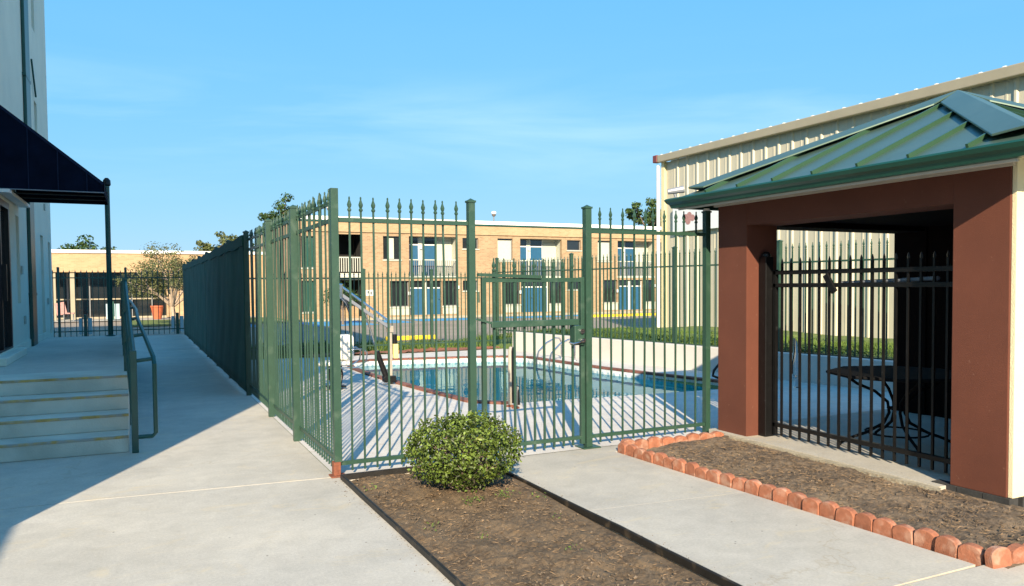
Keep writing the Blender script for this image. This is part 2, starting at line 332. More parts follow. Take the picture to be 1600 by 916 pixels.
def leaf_cloud(pts, nrm, size, ratio=.5, fold=.25, jit=.7):
    # pts, nrm (n,3): builds folded 4-triangle leaves
    n=len(pts); d=rng.normal(size=(n,3)); nrm=nrm+jit*rng.normal(size=(n,3)); nrm/=np.linalg.norm(nrm,axis=1)[:,None]+1e-9
    t=np.cross(nrm,d); t/=np.linalg.norm(t,axis=1)[:,None]+1e-9; s=np.cross(nrm,t)
    L=(size*rng.uniform(.65,1.3,n))[:,None]; W=L*ratio
    base=pts-t*L/2; tip=pts+t*L/2; l=pts+s*W/2+nrm*W*fold; r=pts-s*W/2+nrm*W*fold
    l2=l+t*L*.18; r2=r+t*L*.18; l1=l-t*L*.15; r1=r-t*L*.15
    V=np.stack([base,r1,r2,tip,l2,l1],1).reshape(-1,3); k=np.arange(n)*6
    Fc=np.concatenate([np.stack([k,k+1,k+2,k+3],1),np.stack([k,k+3,k+4,k+5],1)])
    return V,Fc
def np_mesh(name,V,Fc,m,parent=None,kind=None):
    me=bpy.data.meshes.new(name); me.vertices.add(len(V)); pw=wloc(parent) if parent else Vector((0,0,0))
    me.vertices.foreach_set('co',(V-np.array(pw)[None,:]).astype(np.float32).ravel()); nf=len(Fc); kk=Fc.shape[1]
    me.loops.add(nf*kk); me.loops.foreach_set('vertex_index',Fc.astype(np.int32).ravel()); me.polygons.add(nf)
    me.polygons.foreach_set('loop_start',(np.arange(nf)*kk).astype(np.int32)); me.polygons.foreach_set('loop_total',np.full(nf,kk,np.int32))
    me.update(calc_edges=True); me.materials.append(MT[m]); o=bpy.data.objects.new(name,me); COL.objects.link(o)
    if parent: o.parent=parent
    if kind: o['kind']=kind
    return o
# ------------------------------------------------------------------ ground, road, lawns
GX0, GX1, GY0, GY1 = 1.6, 8.2, 7.0, 17.0
g = MB()
for x0,x1,y0,y1 in ((-500,GX0,-300,900),(GX1,600,-300,900),(GX0,GX1,-300,GY0),(GX0,GX1,GY1,900)):
    g.add([(x0,y0,-.06),(x1,y0,-.06),(x1,y1,-.06),(x0,y1,-.06)],[(0,1,2,3)])
# the hole of the ground lies under the deck; keep the pool inside it
struct('ground', g, 'grass')
struct('parking_lot', MB().add([(-30,21.6,-.03),(60,21.6,-.03),(60,37.4,-.03),(6.5,37.4,-.03),(6.5,44,-.03),(-30,44,-.03)],[(0,1,2,3,4,5)]), 'asphalt')
for i,(x0,x1,y0,y1) in enumerate([(6.6,9.4,32.4,36.9),(10.2,11.4,33.5,36.9),(12.0,15.2,34.4,36.9),(17.0,20.2,34.8,36.9),(20.8,22,35,36.9),(1.9,4.6,33.6,36.9)]):
    struct('blue_bay_marking', MB().add([(x0,y0,-.024),(x1,y0,-.024),(x1,y1,-.024),(x0,y1,-.024)],[(0,1,2,3)]), 'blue_paint')
struct('yellow_kerb', MB().box(20.3,26.6,33.6,33.8,-.03,.10), 'yellow')
struct('asphalt_walk', MB().add([(-8,29.2,-.02),(1.6,29.2,-.02),(1.6,36,-.02),(-8,36,-.02)],[(0,1,2,3)]), 'asphalt')
struct('lawn_by_storefront', MB().add([(-.6,36.6,.0),(6.2,36.6,.0),(6.2,43.6,.0),(-.6,43.6,.0)],[(0,1,2,3)]), 'grass')
struct('lawn_by_motel', MB().add([(6.6,37.6,.0),(45,37.6,.0),(45,39.0,.0),(6.6,39.0,.0)],[(0,1,2,3)]), 'grass')
struct('kerb', MB().box(6.6,45,37.4,37.58,-.03,.08), 'kerb')
struct('storefront_path', MB().add([(-12,43.6,.01),(6.2,43.6,.01),(6.2,48.5,.01),(-12,48.5,.01)],[(0,1,2,3)]), 'path')
struct('mulch_bed', grid_mesh('m', np.linspace(3.4,8.35,60), np.linspace(17.75,18.5,10), lambda x,y: .02+.05*max(0,fbm(x,y,5)), 0), 'mulch_red')

# right bank behind the retaining wall: raised, falling away to the car park
def wallx(y): return 8.45+(17.4-y)*.15
bx = np.linspace(0,1,40); by = np.linspace(2,21.5,50)
def bank():
    v = []; f = []
    for y in by:
        x0 = wallx(min(y,17.4))+.16
        for t in bx:
            x = x0+(26-x0)*t; z = .40*min(1,max(0,(21.3-y)/3.2))*(1 if y<17.3 else min(1,t*14)) - .02 - (.1 if t==0 and y>17.3 else 0)
            z += .04*fbm(x,y,.8)
            v.append((x,y,z))
    n = len(bx)
    for j in range(len(by)-1):
        for i in range(n-1): f.append((j*n+i,j*n+i+1,(j+1)*n+i+1,(j+1)*n+i))
    m = MB(); m.v = v; m.f = f; return m
struct('grass_bank', bank(), 'grass')

# ------------------------------------------------------------------ pool and deck
POOL = [(4.15,9.78),(4.52,9.42),(8.62,9.12),(8.52,9.95),(8.25,11.2),(8.0,12.6),(7.88,14.2),(7.8,15.3),(7.3,15.75),(6.6,15.98),(4.5,16.42),(4.0,16.1),(3.82,15.0),(3.82,13.6),(3.9,12.3),(4.0,11.1)]
DECK = [(1.48,6.45),(8.9,6.45),(8.9,2.0),(wallx(2),2.0),(wallx(17.4),17.4),(8.4,17.8),(1.48,17.95)]
deck = sheet_with_hole('pool_deck', DECK, POOL, 0, 'deck')
pool = thing('swimming_pool', (6,12,0), 'swimming pool with teal water, red brick coping and pale tiled waterline behind the green fence', 'pool')
pb = MB(); n = len(POOL)
pb.add([(x,y,0) for x,y in POOL]+[(x,y,-1.05) for x,y in POOL], [((i+1)%n,i,n+i,n+(i+1)%n) for i in range(n)]+[tuple(range(n,2*n))])
pb.build('basin', 'pool_plaster', pool)
wt = MB().add([(x,y,-.105) for x,y in POOL], [tuple(range(n))]).build('pool_water', 'water'); wt['kind'] = 'structure'
cop = MB().box(-.105,.105,-.105,.02,-.01,.03).mesh('brick','coping')
til = MB().box(-.072,.072,0,.012,-.20,-.012).mesh('tile','tile')
tmk = MB().add([(0,-.0,-.05),(.035,0,-.085),(0,0,-.12),(-.035,0,-.085),(0,-.003,-.05),(.035,-.003,-.085),(0,-.003,-.12),(-.035,-.003,-.085)],[(4,5,6,7),(0,1,5,4),(1,2,6,5),(2,3,7,6),(3,0,4,7)]).mesh('tile_motif','tile_mark')
for i in range(n):
    a = Vector((*POOL[i],0)); b = Vector((*POOL[(i+1)%n],0)); L = (b-a).length; d = (b-a)/L; ang = math.atan2(d.y,d.x); nin = Vector((-d.y,d.x,0))
    if i not in (1,):
        k = max(1, round(L/.22))
        for j in range(k):
            p = a+d*(L*(j+.5)/k); o = piece('brick', cop, pool, (p.x,p.y,0.0), ang); o.scale = (L/k/.218,1,1)
    k = max(1, round(L/.152))
    for j in range(k):
        p = a+d*(L*(j+.5)/k); o = piece('tile', til, pool, (p.x,p.y,0), ang)
        q = piece('tile_motif', tmk, o, (p.x,p.y,0), 0); q.location = (0,.0155,0)

# retaining wall
rw = MB(); A=(wallx(17.4),17.4); B=(wallx(2),2.0)
rw.prism([(A[0]+.16,A[1]+.02),(A[0],A[1]),(B[0],B[1]),(B[0]+.18,B[1])][::1],-.05,.45)
tag(struct('retaining_wall', rw, 'retain', bevel=.01), 'low pale grey retaining wall along the far right of the pool deck', 'wall')
bpy.data.objects['retaining_wall'].pop('kind', None)

# ------------------------------------------------------------------ fences
def picket_mesh(name, m, z0, z1, w=.019, fin=True):
    b = MB().box(-w/2,w/2,-w/2,w/2,z0,z1-(.13 if fin else .05))
    if fin:
        q = z1-.13; prof = [(.009,q),(.018,q+.012),(.018,q+.022),(.010,q+.032),(.017,q+.046),(.020,q+.062),(.010,q+.092),(.006,q+.105),(.008,q+.112),(.007,q+.124),(.002,q+.130)]
        b.lathe(0,0,prof,6)
    else:
        b.lathe(0,0,[(w*.65,z1-.05),(w*.75,z1-.03),(w*.2,z1)],4)
    return b.mesh(name, m)
def post_mesh(m, w, z0, z1, cap=True):
    b = MB().box(-w/2,w/2,-w/2,w/2,z0,z1)
    if cap: b.box(-w/2-.008,w/2+.008,-w/2-.008,w/2+.008,z1,z1+.018); b.add([(-w/2,-w/2,z1+.018),(w/2,-w/2,z1+.018),(w/2,w/2,z1+.018),(-w/2,w/2,z1+.018),(0,0,z1+.04)],[(0,1,4),(1,2,4),(2,3,4),(3,0,4)])
    return b.mesh('post', m)
def fence_run(parent, a, b, pm, spacing, rails, m, rail_w=.028, rail_h=.035, skip=.07, zb=0, jitter=0):
    a = Vector((*a,0)); b = Vector((*b,0)); L = (b-a).length; d = (b-a)/L; ang = math.atan2(d.y,d.x)
    for z in rails:
        MB().bar(a+Vector((0,0,z+zb)), b+Vector((0,0,z+zb)), rail_w, rail_h).build('rail', m, parent)
    k = max(1, int(round((L-2*skip)/spacing)))
    for j in range(k):
        t = skip+(L-2*skip)*(j+.5)/k; p = a+d*t
        o = piece('picket', pm, parent, (p.x,p.y,zb), ang)
        if jitter: o.rotation_euler = (random.gauss(0,jitter), random.gauss(0,jitter), ang)
PK = picket_mesh('picket','green',.035,2.37,w=.0155)
PKS = picket_mesh('picket','green',.035,2.44,w=.014)
FY = 6.5
ff = thing('iron_fence', (2.2,FY,0), 'tall green spear-topped fence section directly behind the round bush, left of the gate', 'fence')
fence_run(ff, (1.5,FY), (2.74,FY), PK, .110, (2.17,.105), 'green', jitter=.006)
piece('post', post_mesh('green',.062,.12,2.43,False), ff, (1.5,FY,0))
piece('post', post_mesh('green',.062,0,2.36), ff, (2.745,FY,0))
rs = MB().box(1.455,1.515,FY-.05,FY+.03,.012,.125).box(1.43,1.56,FY-.07,FY+.05,.0,.012); rs.build('rusty_foot', 'rust', ff, bevel=.004)
fr_ = thing('iron_fence', (4.8,FY,0), 'tall green spear-topped fence section between the gate latch post and the pavilion pillar', 'fence')
fence_run(fr_, (3.99,FY), (5.45,FY), PK, .128, (2.13,.105), 'green', jitter=.006)
piece('post', post_mesh('green',.066,0,2.35), fr_, (3.98,FY,0))
MB().box(3.88,4.08,FY-.09,FY+.09,0,.012).build('base_plate','green',fr_,bevel=.003)
piece('post', post_mesh('green',.060,0,2.36), fr_, (5.465,FY,0))
MB().lathe(5.465,FY,[(.034,2.365),(.04,2.38),(.03,2.405)],10).build('post_cap','white',fr_)
# gate
gt = thing('pool_gate', (3.35,FY,0), 'green iron pool gate with latch box, thick push bar and arrow-tipped pickets', 'gate')
PG = picket_mesh('picket','green',.035,1.86)
GA, GB = 2.865, 3.915
for z,h in ((1.655,.04),(.105,.035)): MB().box(GA,GB,FY-.018,FY+.018,z-h/2,z+h/2).build('rail','green',gt)
for x in (GA,GB): MB().box(x-.02,x+.02,FY-.022,FY+.022,.04,1.68).build('stile','green',gt,bevel=.003)
for j in range(9): piece('picket', PG, gt, (GA+(GB-GA)*(j+1)/10,FY,0))
MB().box(GA+.06,GB-.06,FY-.055,FY-.024,1.215,1.275).build('push_bar','green',gt,bevel=.006)
MB().bar((2.78,FY-.04,1.30),(2.96,FY-.04,1.25),.02).build('closer_arm','green',gt)
MB().bar((2.80,FY-.03,1.705),(3.45,FY-.03,1.683),.022,.03).build('top_strap','green',gt)
lb = MB().box(3.80,3.915,FY-.06,FY+.04,1.02,1.21).build('latch_box','green',gt,bevel=.008)
MB().tube([(3.875,FY-.062,1.155),(3.875,FY-.085,1.155)],.024,14).build('lock_cylinder','steel',lb,smooth=True)
MB().tube([(3.885,FY-.062,1.065),(3.885,FY-.09,1.065)],.022,14).tube([(3.885,FY-.085,1.065),(3.82,FY-.10,1.05),(3.76,FY-.095,1.04),(3.72,FY-.09,1.055)],[.012,.011,.009,.008],8).build('handle','steel',lb,smooth=True)
for z in (.3,1.5): MB().tube([(2.80,FY-.03,z-.05),(2.80,FY-.03,z+.05)],.014,8).build('hinge','green',gt)
# side fence with windscreen
sf = thing('iron_fence', (1.5,17,0), 'long green fence beside the walkway, its far end covered with dark green windscreen', 'fence')
SY = [8.2,9.9,12.05,14.5,16.9,19.3,21.7,24.1,26.5,28.9]
pw_ = post_mesh('green',.07,0,2.42)
for y in SY: piece('post', pw_, sf, (1.47,y,0))
seg = [6.53]+SY[:3]
for a,b in zip(seg[:-1],seg[1:]):
    fence_run(sf,(1.5,a),(1.5,b),PKS,.100,(2.32,2.17,.14),'green',rail_w=.022,skip=.05,jitter=.006)
for a,b in zip(SY[2:-1],SY[3:]):
    for z in (2.33,.14): MB().box(1.49,1.52,a,b,z-.016,z+.016).build('rail','green_dark',sf)
    # fabric panel: slightly billowing sheet with a folded hem along the top
    mb = MB(); nu, nv = 22, 14; k0 = len(mb.v)
    ph = random.random()*6
    for i in range(nu+1):
        u = i/nu; y = a-.03+(b-a+.06-(.12 if abs(b-19.3)<.1 else 0))*u
        for j in range(nv+1):
            vv = j/nv; z = .05+2.33*vv-.02*sin(pi*u)*(vv>.95)
            x = 1.432+sin(pi*u)*(.020*sin(pi*vv)*sin(ph+3*u)+.006*sin(u*25+ph)*(vv>.8)+.009*sin(u*14+vv*9+ph))
            mb.v.append((x,y,z))
    for i in range(nu):
        for j in range(nv): q = i*(nv+1)+j; mb.f.append((q,q+nv+1,q+nv+2,q+1))
    sp = mb.build('screen_panel','screen',sf,smooth=True)
    md = sp.modifiers.new('thick','SOLIDIFY'); md.thickness = .004
    hm = MB()
    for i in range(nu):
        u0,u1 = i/nu,(i+1)/nu; ya=a+.004+(b-a-.01)*u0; yb=a+.004+(b-a-.01)*u1
        hm.bar((1.43,ya,2.30+.012*sin(u0*9+ph)),(1.43,yb,2.30+.012*sin(u1*9+ph)),.03,.16)
    hm.build('hem','screen',sp)
# slit between two fabric panels is the pale gap by the 5th post
# rear fences
PR = picket_mesh('picket','green',.06,1.98,w=.020)
rf = thing('iron_fence', (5,18.6,0), 'lower green fence at the far end of the pool deck before the car park', 'fence')
RX = [1.55,3.25,5.0,6.75,8.5]
for a,b in zip(RX[:-1],RX[1:]): fence_run(rf,(a,18.6),(b,18.6),PR,.118,(1.82,.16),'green',rail_w=.03)
pr = post_mesh('green',.07,-.02,2.02)
for x in RX[1:]: piece('post', pr, rf, (x,18.6,0))
rf2 = thing('iron_fence', (9.3,12,0), 'green fence standing on the grass bank just behind the low retaining wall', 'fence')
RYS = [18.6,15.5,12.3,9.9,7.5,5.1,2.7]
for a,b in zip(RYS[:-1],RYS[1:]):
    fence_run(rf2,(wallx(a)+.33,a),(wallx(b)+.33,b),PR,.125,(1.66,.14),'green',zb=.30,rail_w=.026,rail_h=.03)
for y in RYS: piece('post', pr, rf2, (wallx(y)+.33,y,.30))
# cross fence at the end of the walkway
cf = thing('iron_fence', (-1,29,0), 'dark green fence crossing the far end of the shaded walkway', 'fence')
PC = picket_mesh('picket','green_dark',.05,2.24,w=.022)
CX = [-7.6,-4.95,-2.3,-.34,1.62]
for a,b in zip(CX[:-1],CX[1:]): fence_run(cf,(a,29),(b,29),PC,.165,(1.98,.22),'green_dark')
pc = post_mesh('green_dark',.075,0,2.30)
for x in CX: piece('post', pc, cf, (x,29,0))

# ------------------------------------------------------------------ walkway slabs, path, beds
wk = MB().add([(-30,-6,-.035),(6.5,-6,-.035),(6.5,6.45,-.035),(1.48,6.45,-.035),(1.48,29.3,-.035),(-30,29.3,-.035)],[(0,1,2,3,4,5)])
walk = struct('walkway', wk, 'joint')
def slab(poly, m, z=0): return MB().prism(poly,-.03,z)
J = .003
slab([(-8,-6),(1.5,-6),(1.5,5.72-J),(-8,5.60-J)],0).build('slab','concrete',walk)
slab([(-8,5.60+J),(1.5,5.72+J),(1.5,6.46),(-.4,6.63-J),(-8,6.9-J)],0,-.002).build('slab','concrete',walk)
slab([(-8,6.9+J),(-.4,6.63+J),(1.475,6.475),(1.475,14.5-J),(-8,14.5-J)],0,-.001).build('slab','concrete',walk)
slab([(-8,14.5+J),(1.475,14.5+J),(1.475,22-J),(-8,22-J)],0,-.002).build('slab','concrete',walk)
slab([(-8,22+J),(1.475,22+J),(1.475,29.2),(-8,29.2)],0,-.001).build('slab','concrete',walk)
slab([(2.79,2.74+J),(4.24,2.74+J),(4.17,4.52-J),(2.79,4.66-J)],0).build('slab','path',walk)
slab([(2.79,4.66+J),(4.17,4.52+J),(4.10,6.2),(5.4,6.17),(5.4,6.44),(2.79,6.44)],0,-.001).build('slab','path',walk)
slab([(1.51,6.37),(2.78,6.37),(2.78,6.44),(1.51,6.44)],0,-.002).build('slab','deck',walk)
slab([(1.5+J,-6),(9,-6),(9,2.6),(4.26,2.72),(2.79,2.74-J),(2.79,1.2),(1.5+J,1.2)],0,-.001).build('slab','path',walk)
def soil(x0f,x1f,y0,y1,m,base,amp,name,seed):
    ny = int((y1-y0)/.022); nx = 64
    v=[];f=[]
    for j in range(ny+1):
        y=y0+(y1-y0)*j/ny
        for i in range(nx+1):
            x=x0f(y)+(x1f(y)-x0f(y))*i/nx
            ed=min(1,min(i,nx-i)/5)
            z=base(x,y)+amp*ed*(fbm(x+seed,y,3,3)+.45*fbm(x+seed,y,16,4)+.22*fbm(x,y+seed,45,3))
            v.append((x,y,z))
    for j in range(ny):
        for i in range(nx): q=j*(nx+1)+i; f.append((q,q+1,q+nx+2,q+nx+1))
    mb=MB(); mb.v=v; mb.f=f; return struct(name,mb,m,smooth=False)
def bed1z(x,y): return -.012+.05*math.exp(-((x-2.25)**2+(y-5.5)**2)/.5)
soil(lambda y:1.50,lambda y:2.76,1.2,6.36,'soil',bed1z,.024,'soil_bed',0)
def bed2z(x,y): return -.005+.05*min(1,max(0,(x-4.3)/.8))
soil(lambda y:4.16+(6.2-y)*.045,lambda y:5.47,2.62,6.12,'soil2',bed2z,.018,'soil_bed_by_pavilion',9)
# litter: pebbles, straw
def litter(name,zf,area,npeb,nstraw,seed):
    r=random.Random(seed); mb=MB()
    for k in range(npeb):
        x=r.uniform(area[0],area[1]);y=r.uniform(area[2],area[3]);s=abs(r.gauss(.004,.004))+.0025
        z=zf(x,y)+s*.3
        p=[(x+s*r.uniform(.7,1.3),y,z),(x,y+s*r.uniform(.7,1.3),z),(x-s*r.uniform(.7,1.3),y,z),(x,y-s*r.uniform(.7,1.3),z),(x+r.uniform(-.3,.3)*s,y,z+s*.7),(x,y,z-s)]
        mb.add(p,[(0,1,4),(1,2,4),(2,3,4),(3,0,4),(1,0,5),(2,1,5),(3,2,5),(0,3,5)])
    o1=mb.build(name+'_pebbles','pebble'); o1['kind']='stuff'
    mb=MB()
    for k in range(nstraw):
        x=r.uniform(area[0],area[1]);y=r.uniform(area[2],area[3]);a=r.uniform(0,2*pi);L=r.uniform(.015,.06);z=zf(x,y)+r.uniform(.004,.014)
        dx,dy=cos(a)*L/2,sin(a)*L/2; wx,wy=-sin(a)*.0014,cos(a)*.0014; dz=r.uniform(-.008,.008)
        mb.add([(x-dx-wx,y-dy-wy,z-dz),(x-dx+wx,y-dy+wy,z-dz),(x+dx+wx,y+dy+wy,z+dz),(x+dx-wx,y+dy-wy,z+dz),(x,y,z+.003)],[(0,3,4),(3,2,4),(2,1,4),(1,0,4)])
    o2=mb.build(name+'_straw','straw'); o2['kind']='stuff'
litter('bed',bed1z,(1.56,2.70,2.6,6.3),1500,1500,1)
litter('pavilion_bed',bed2z,(4.4,5.38,2.7,6.0),1100,2200,2)
# crumbs of soil spilt over the edging and dead leaves under the bush
cm=MB()
for k in range(420):
    side=random.random(); y=random.uniform(2.6,6.35); x=(1.485-abs(random.gauss(0,.05))) if side<.5 else (2.80+abs(random.gauss(0,.05))); s_=random.uniform(.0015,.0055)
    cm.add([(x+s_,y,.0),(x,y+s_,.0),(x-s_,y,.0),(x,y-s_,.0),(x+s_*.2,y,s_*.8)],[(0,1,4),(1,2,4),(2,3,4),(3,0,4)])
cm.build('spilt_soil','pebble',kind='stuff')
dl=np.array([(2.24+random.gauss(0,.36),5.40+random.gauss(0,.38),0) for _ in range(170)]); dl[:,2]=[bed1z(a,b)+.014 for a,b,_ in dl]; dl=dl[(dl[:,0]>1.53)&(dl[:,0]<2.74)&(dl[:,1]<6.33)]
V,Fc=leaf_cloud(dl,np.tile([0,0,1.0],(len(dl),1)),.026,.5,.3,.35); np_mesh('fallen_leaves',V,Fc,'straw',None,'stuff')
# black edging strips
ed = thing('bed_edging',(2.1,6,0),'black plastic edging strip framing the bare soil bed round the bush','edging')
def strip(p,q,h=.026,t=.018):
    k=max(1,int((Vector((*q,0))-Vector((*p,0))).length/.35)); mb=MB(); pts=[]
    for i in range(k+1):
        u=i/k; x=p[0]+(q[0]-p[0])*u; y=p[1]+(q[1]-p[1])*u; pts.append(Vector((x+random.gauss(0,.0022)*(0<i<k),y+random.gauss(0,.0022)*(0<i<k),.012+random.gauss(0,.002))))
    for a,b in zip(pts[:-1],pts[1:]): mb.bar(a,b,t,h*1.6)
    mb.tube([v+Vector((0,0,h*.8)) for v in pts],.010,6)
    return mb
strip((1.50,1.2),(1.50,6.37)).build('edging_strip','black_edge',ed)
strip((1.49,6.365),(2.78,6.365)).build('edging_strip','black_edge',ed)
strip((2.775,6.36),(2.775,1.2)).build('edging_strip','black_edge',ed)
# scalloped terracotta edging bricks
def scallop(W=.132,H=.108,D=.060):
    pr=[(-W/2,-.06),(W/2,-.06),(W/2,H*.66)]
    for k in range(1,7): t=pi*k/7; pr.append((W/2*cos(t)*.98, H*.66+H*.34*sin(t)))
    pr.append((-W/2,H*.66)); n=len(pr); c=.006
    def ring(s,y): return [(x*s if abs(x)>0 else x, y, (z-.03)*s+.03) for x,z in pr]
    v=ring(.93,-D/2)+ring(1,-D/2+c)+ring(1,D/2-c)+ring(.93,D/2); f=[tuple(range(n-1,-1,-1))[::-1], tuple(range(3*n,4*n))[::-1]]
    for k in range(3):
        for i in range(n): f.append((k*n+i,k*n+(i+1)%n,(k+1)*n+(i+1)%n,(k+1)*n+i)[::-1])
    return MB().add(v,f)
SC = scallop().mesh('edging_brick','terracotta')
EG = 'terracotta scalloped edging bricks round the soil bed by the pavilion'
EL = ['terracotta scalloped brick, %s from the gate end of the long row beside the path','terracotta scalloped brick, %s from the left in the back row below the fence','terracotta scalloped brick, %s from the corner in the short row at the near right']
ORD='first second third fourth fifth sixth seventh eighth ninth tenth eleventh twelfth thirteenth fourteenth fifteenth sixteenth seventeenth eighteenth nineteenth twentieth'.split()+['twenty-first','twenty-second','twenty-third','twenty-fourth','twenty-fifth']
def brow(a,b,n,lab,j=.004):
    for i in range(n):
        u=(i+.5)/n; x=a[0]+(b[0]-a[0])*u; y=a[1]+(b[1]-a[1])*u
        o=bpy.data.objects.new('edging_brick',SC); COL.objects.link(o)
        o.location=(x+random.gauss(0,j),y+random.gauss(0,j*.5),-.012+random.uniform(-.010,.010))
        o.rotation_euler=(random.gauss(0,.05),random.gauss(0,.035),math.atan2(b[1]-a[1],b[0]-a[0])+random.gauss(0,.06))
        L_=hypot(b[0]-a[0],b[1]-a[1])/n; o.scale=(L_/.136,random.uniform(.92,1.06),random.uniform(.94,1.05))
        tag(o,lab%ORD[i],'brick',EG)
brow((4.14,6.20),(4.305,2.74),25,EL[0]); brow((4.18,6.22),(5.38,6.14),8,EL[1]); brow((4.262,2.672),(5.48,2.63),8,EL[2])

# ------------------------------------------------------------------ round bush
BC=np.array([2.24,5.48,.0]); BR=np.array([.43,.42,.29])
bush=thing('round_bush',(2.24,5.48,0),'clipped round bush with small glossy green leaves in the bare soil bed','bush')
ndir=rng.normal(size=(12500,3)); ndir/=np.linalg.norm(ndir,axis=1)[:,None]
lum=np.array([fbm(a*1.0+5,b*1.0,3.0)+.6*fbm(b*1.0,c*1.0+9,7) for a,b,c in ndir])
rad=1+.12*lum; rad*=np.where(rng.random(12500)<.55, rng.uniform(.90,1.06,12500), rng.uniform(.55,.95,12500))
rad*=np.where(rng.random(12500)<.015,1.08,1)
P=BC+np.array([0,0,.315])+ndir*BR*rad[:,None]*np.where((ndir[:,2]<-.2)[:,None],[.92,.92,.86],[1,1,1])
keep=P[:,2]>.035+.03*rng.random(12500)
keep&=~((ndir[:,2]<-.15)&(rng.random(12500)<.45))
keep&=~((np.array([fbm(a+2,b+c,4.5) for a,b,c in ndir])<-.32)&(rng.random(12500)<.8))
V,Fc=leaf_cloud(P[keep],ndir[keep],.027,.52,.22,.85)
np_mesh('foliage',V,Fc,'bush_leaf',bush,'stuff')
br=MB()
for k in range(46):
    a=random.uniform(0,2*pi); e=random.uniform(.15,1.4); L=random.uniform(.75,.97)
    d=np.array([cos(a)*cos(e),sin(a)*cos(e),sin(e)]); tip=BC+np.array([0,0,.22])+d*BR*L*np.array([1,1,.95]); b0=BC+np.array([random.gauss(0,.05),random.gauss(0,.05),.0])
    md=(b0+tip)/2+np.array([random.gauss(0,.03),random.gauss(0,.03),random.gauss(0,.02)])
    br.tube([b0,md,tip],[.008,.006,.003],5)
    for q in range(3):
        c=md+(tip-md)*random.random(); e2=c+np.array([random.gauss(0,.09),random.gauss(0,.09),random.uniform(-.05,.09)]); br.tube([c,e2],[.0035,.002],4)
br.build('branches','bark',bush)
# weeds in the bed
wd=[]; wn=[]
for (cx,cy,k,s) in [(2.15,5.12,60,.05),(2.42,5.16,50,.05),(2.66,5.05,16,.03),(1.72,4.75,14,.03),(1.95,4.45,10,.025),(2.35,4.0,10,.025),(1.62,5.9,16,.04),(2.55,4.6,8,.02)]:
    for _ in range(k): wd.append((cx+random.gauss(0,s),cy+random.gauss(0,s*.7),bed1z(cx,cy)+random.uniform(.0,.05)))
wd=np.array(wd); V,Fc=leaf_cloud(wd,np.tile([0,-.4,1.0],(len(wd),1)),.022,.3,.2,.8); np_mesh('weeds',V,Fc,'blade',None,'stuff')

# ------------------------------------------------------------------ grass on the bank and strips
def blades(name,n,xf,yr,zf,h,wd_,m='blade'):
    y=rng.uniform(*yr,n); x=np.array([rng.uniform(*xf(b)) for b in y]); z=np.array([zf(a,b) for a,b in zip(x,y)])
    clump=np.array([.35+1.1*max(0,.5+fbm(a,b,.9)) for a,b in zip(x,y)]); H=h*clump*rng.uniform(.5,1.3,n)
    a=rng.uniform(0,2*pi,n); lean=rng.normal(0,.35,(n,2))*H[:,None]
    dx=np.cos(a)*wd_;dy=np.sin(a)*wd_
    b0=np.stack([x-dx,y-dy,z],1);b1=np.stack([x+dx,y+dy,z],1)
    m0=np.stack([x-dx*.7+lean[:,0]*.35,y-dy*.7+lean[:,1]*.35,z+H*.55],1);m1=np.stack([x+dx*.7+lean[:,0]*.35,y+dy*.7+lean[:,1]*.35,z+H*.55],1)
    t0=np.stack([x-dx*.1+lean[:,0],y-dy*.1+lean[:,1],z+H],1);t1=np.stack([x+dx*.1+lean[:,0],y+dy*.1+lean[:,1],z+H],1)
    V=np.stack([b0,b1,m1,m0,t1,t0],1).reshape(-1,3);k=np.arange(n)*6
    Fc=np.concatenate([np.stack([k,k+1,k+2,k+3],1),np.stack([k+3,k+2,k+4,k+5],1)])
    return np_mesh(name,V,Fc,m,None,'stuff')
bz=lambda x,y:.40*min(1,max(0,(21.3-y)/3.2))-.03
blades('bank_grass',42000,lambda y:(wallx(min(y,17.4))+.18,wallx(min(y,17.4))+4.2),(4,20.5),bz,.060,.007)
blades('strip_grass',16000,lambda y:(1.6,11.5),(18.35,21.6),lambda x,y:-.06,.14,.008)
# leafy dark groundcover clumps along the fence on the bank
gp=[]
for k in range(150):
    y=random.uniform(8,18.2); x=wallx(min(y,17.4))+random.uniform(.75,1.9) if random.random()<.7 else wallx(min(y,17.4))+random.uniform(1.2,4)
    for _ in range(36): gp.append((x+random.gauss(0,.16),y+random.gauss(0,.2),bz(x,y)+abs(random.gauss(.02,.025))))
for k in range(60):
    y=random.uniform(18.6,19.6); x=random.uniform(1.8,4.5)
    for _ in range(40): gp.append((x+random.gauss(0,.16),y+random.gauss(0,.2),-.03+abs(random.gauss(.10,.10))))
gp=np.array(gp); V,Fc=leaf_cloud(gp,np.tile([0,-.2,1.0],(len(gp),1)),.055,.5,.2,.7); np_mesh('groundcover',V,Fc,'cover_leaf',None,'stuff')
for k,(x0,x1) in enumerate([(6.75,8.35),(11.6,13.1),(16.6,18.0)]):
    o=MB().prism([(x0,22.6),(x1,22.55),(x1,22.72),(x0,22.77)],-.03,.10).build('wheel_stop','yellow',bevel=.02)
    tag(o,['yellow wheel stop beyond the pool lift, left of the gate hinge post','yellow wheel stop behind the gate near the middle of the car park','yellow wheel stop just left of the gate latch post, beyond the retaining wall'][k],'wheel stop','yellow wheel stops in the car park')

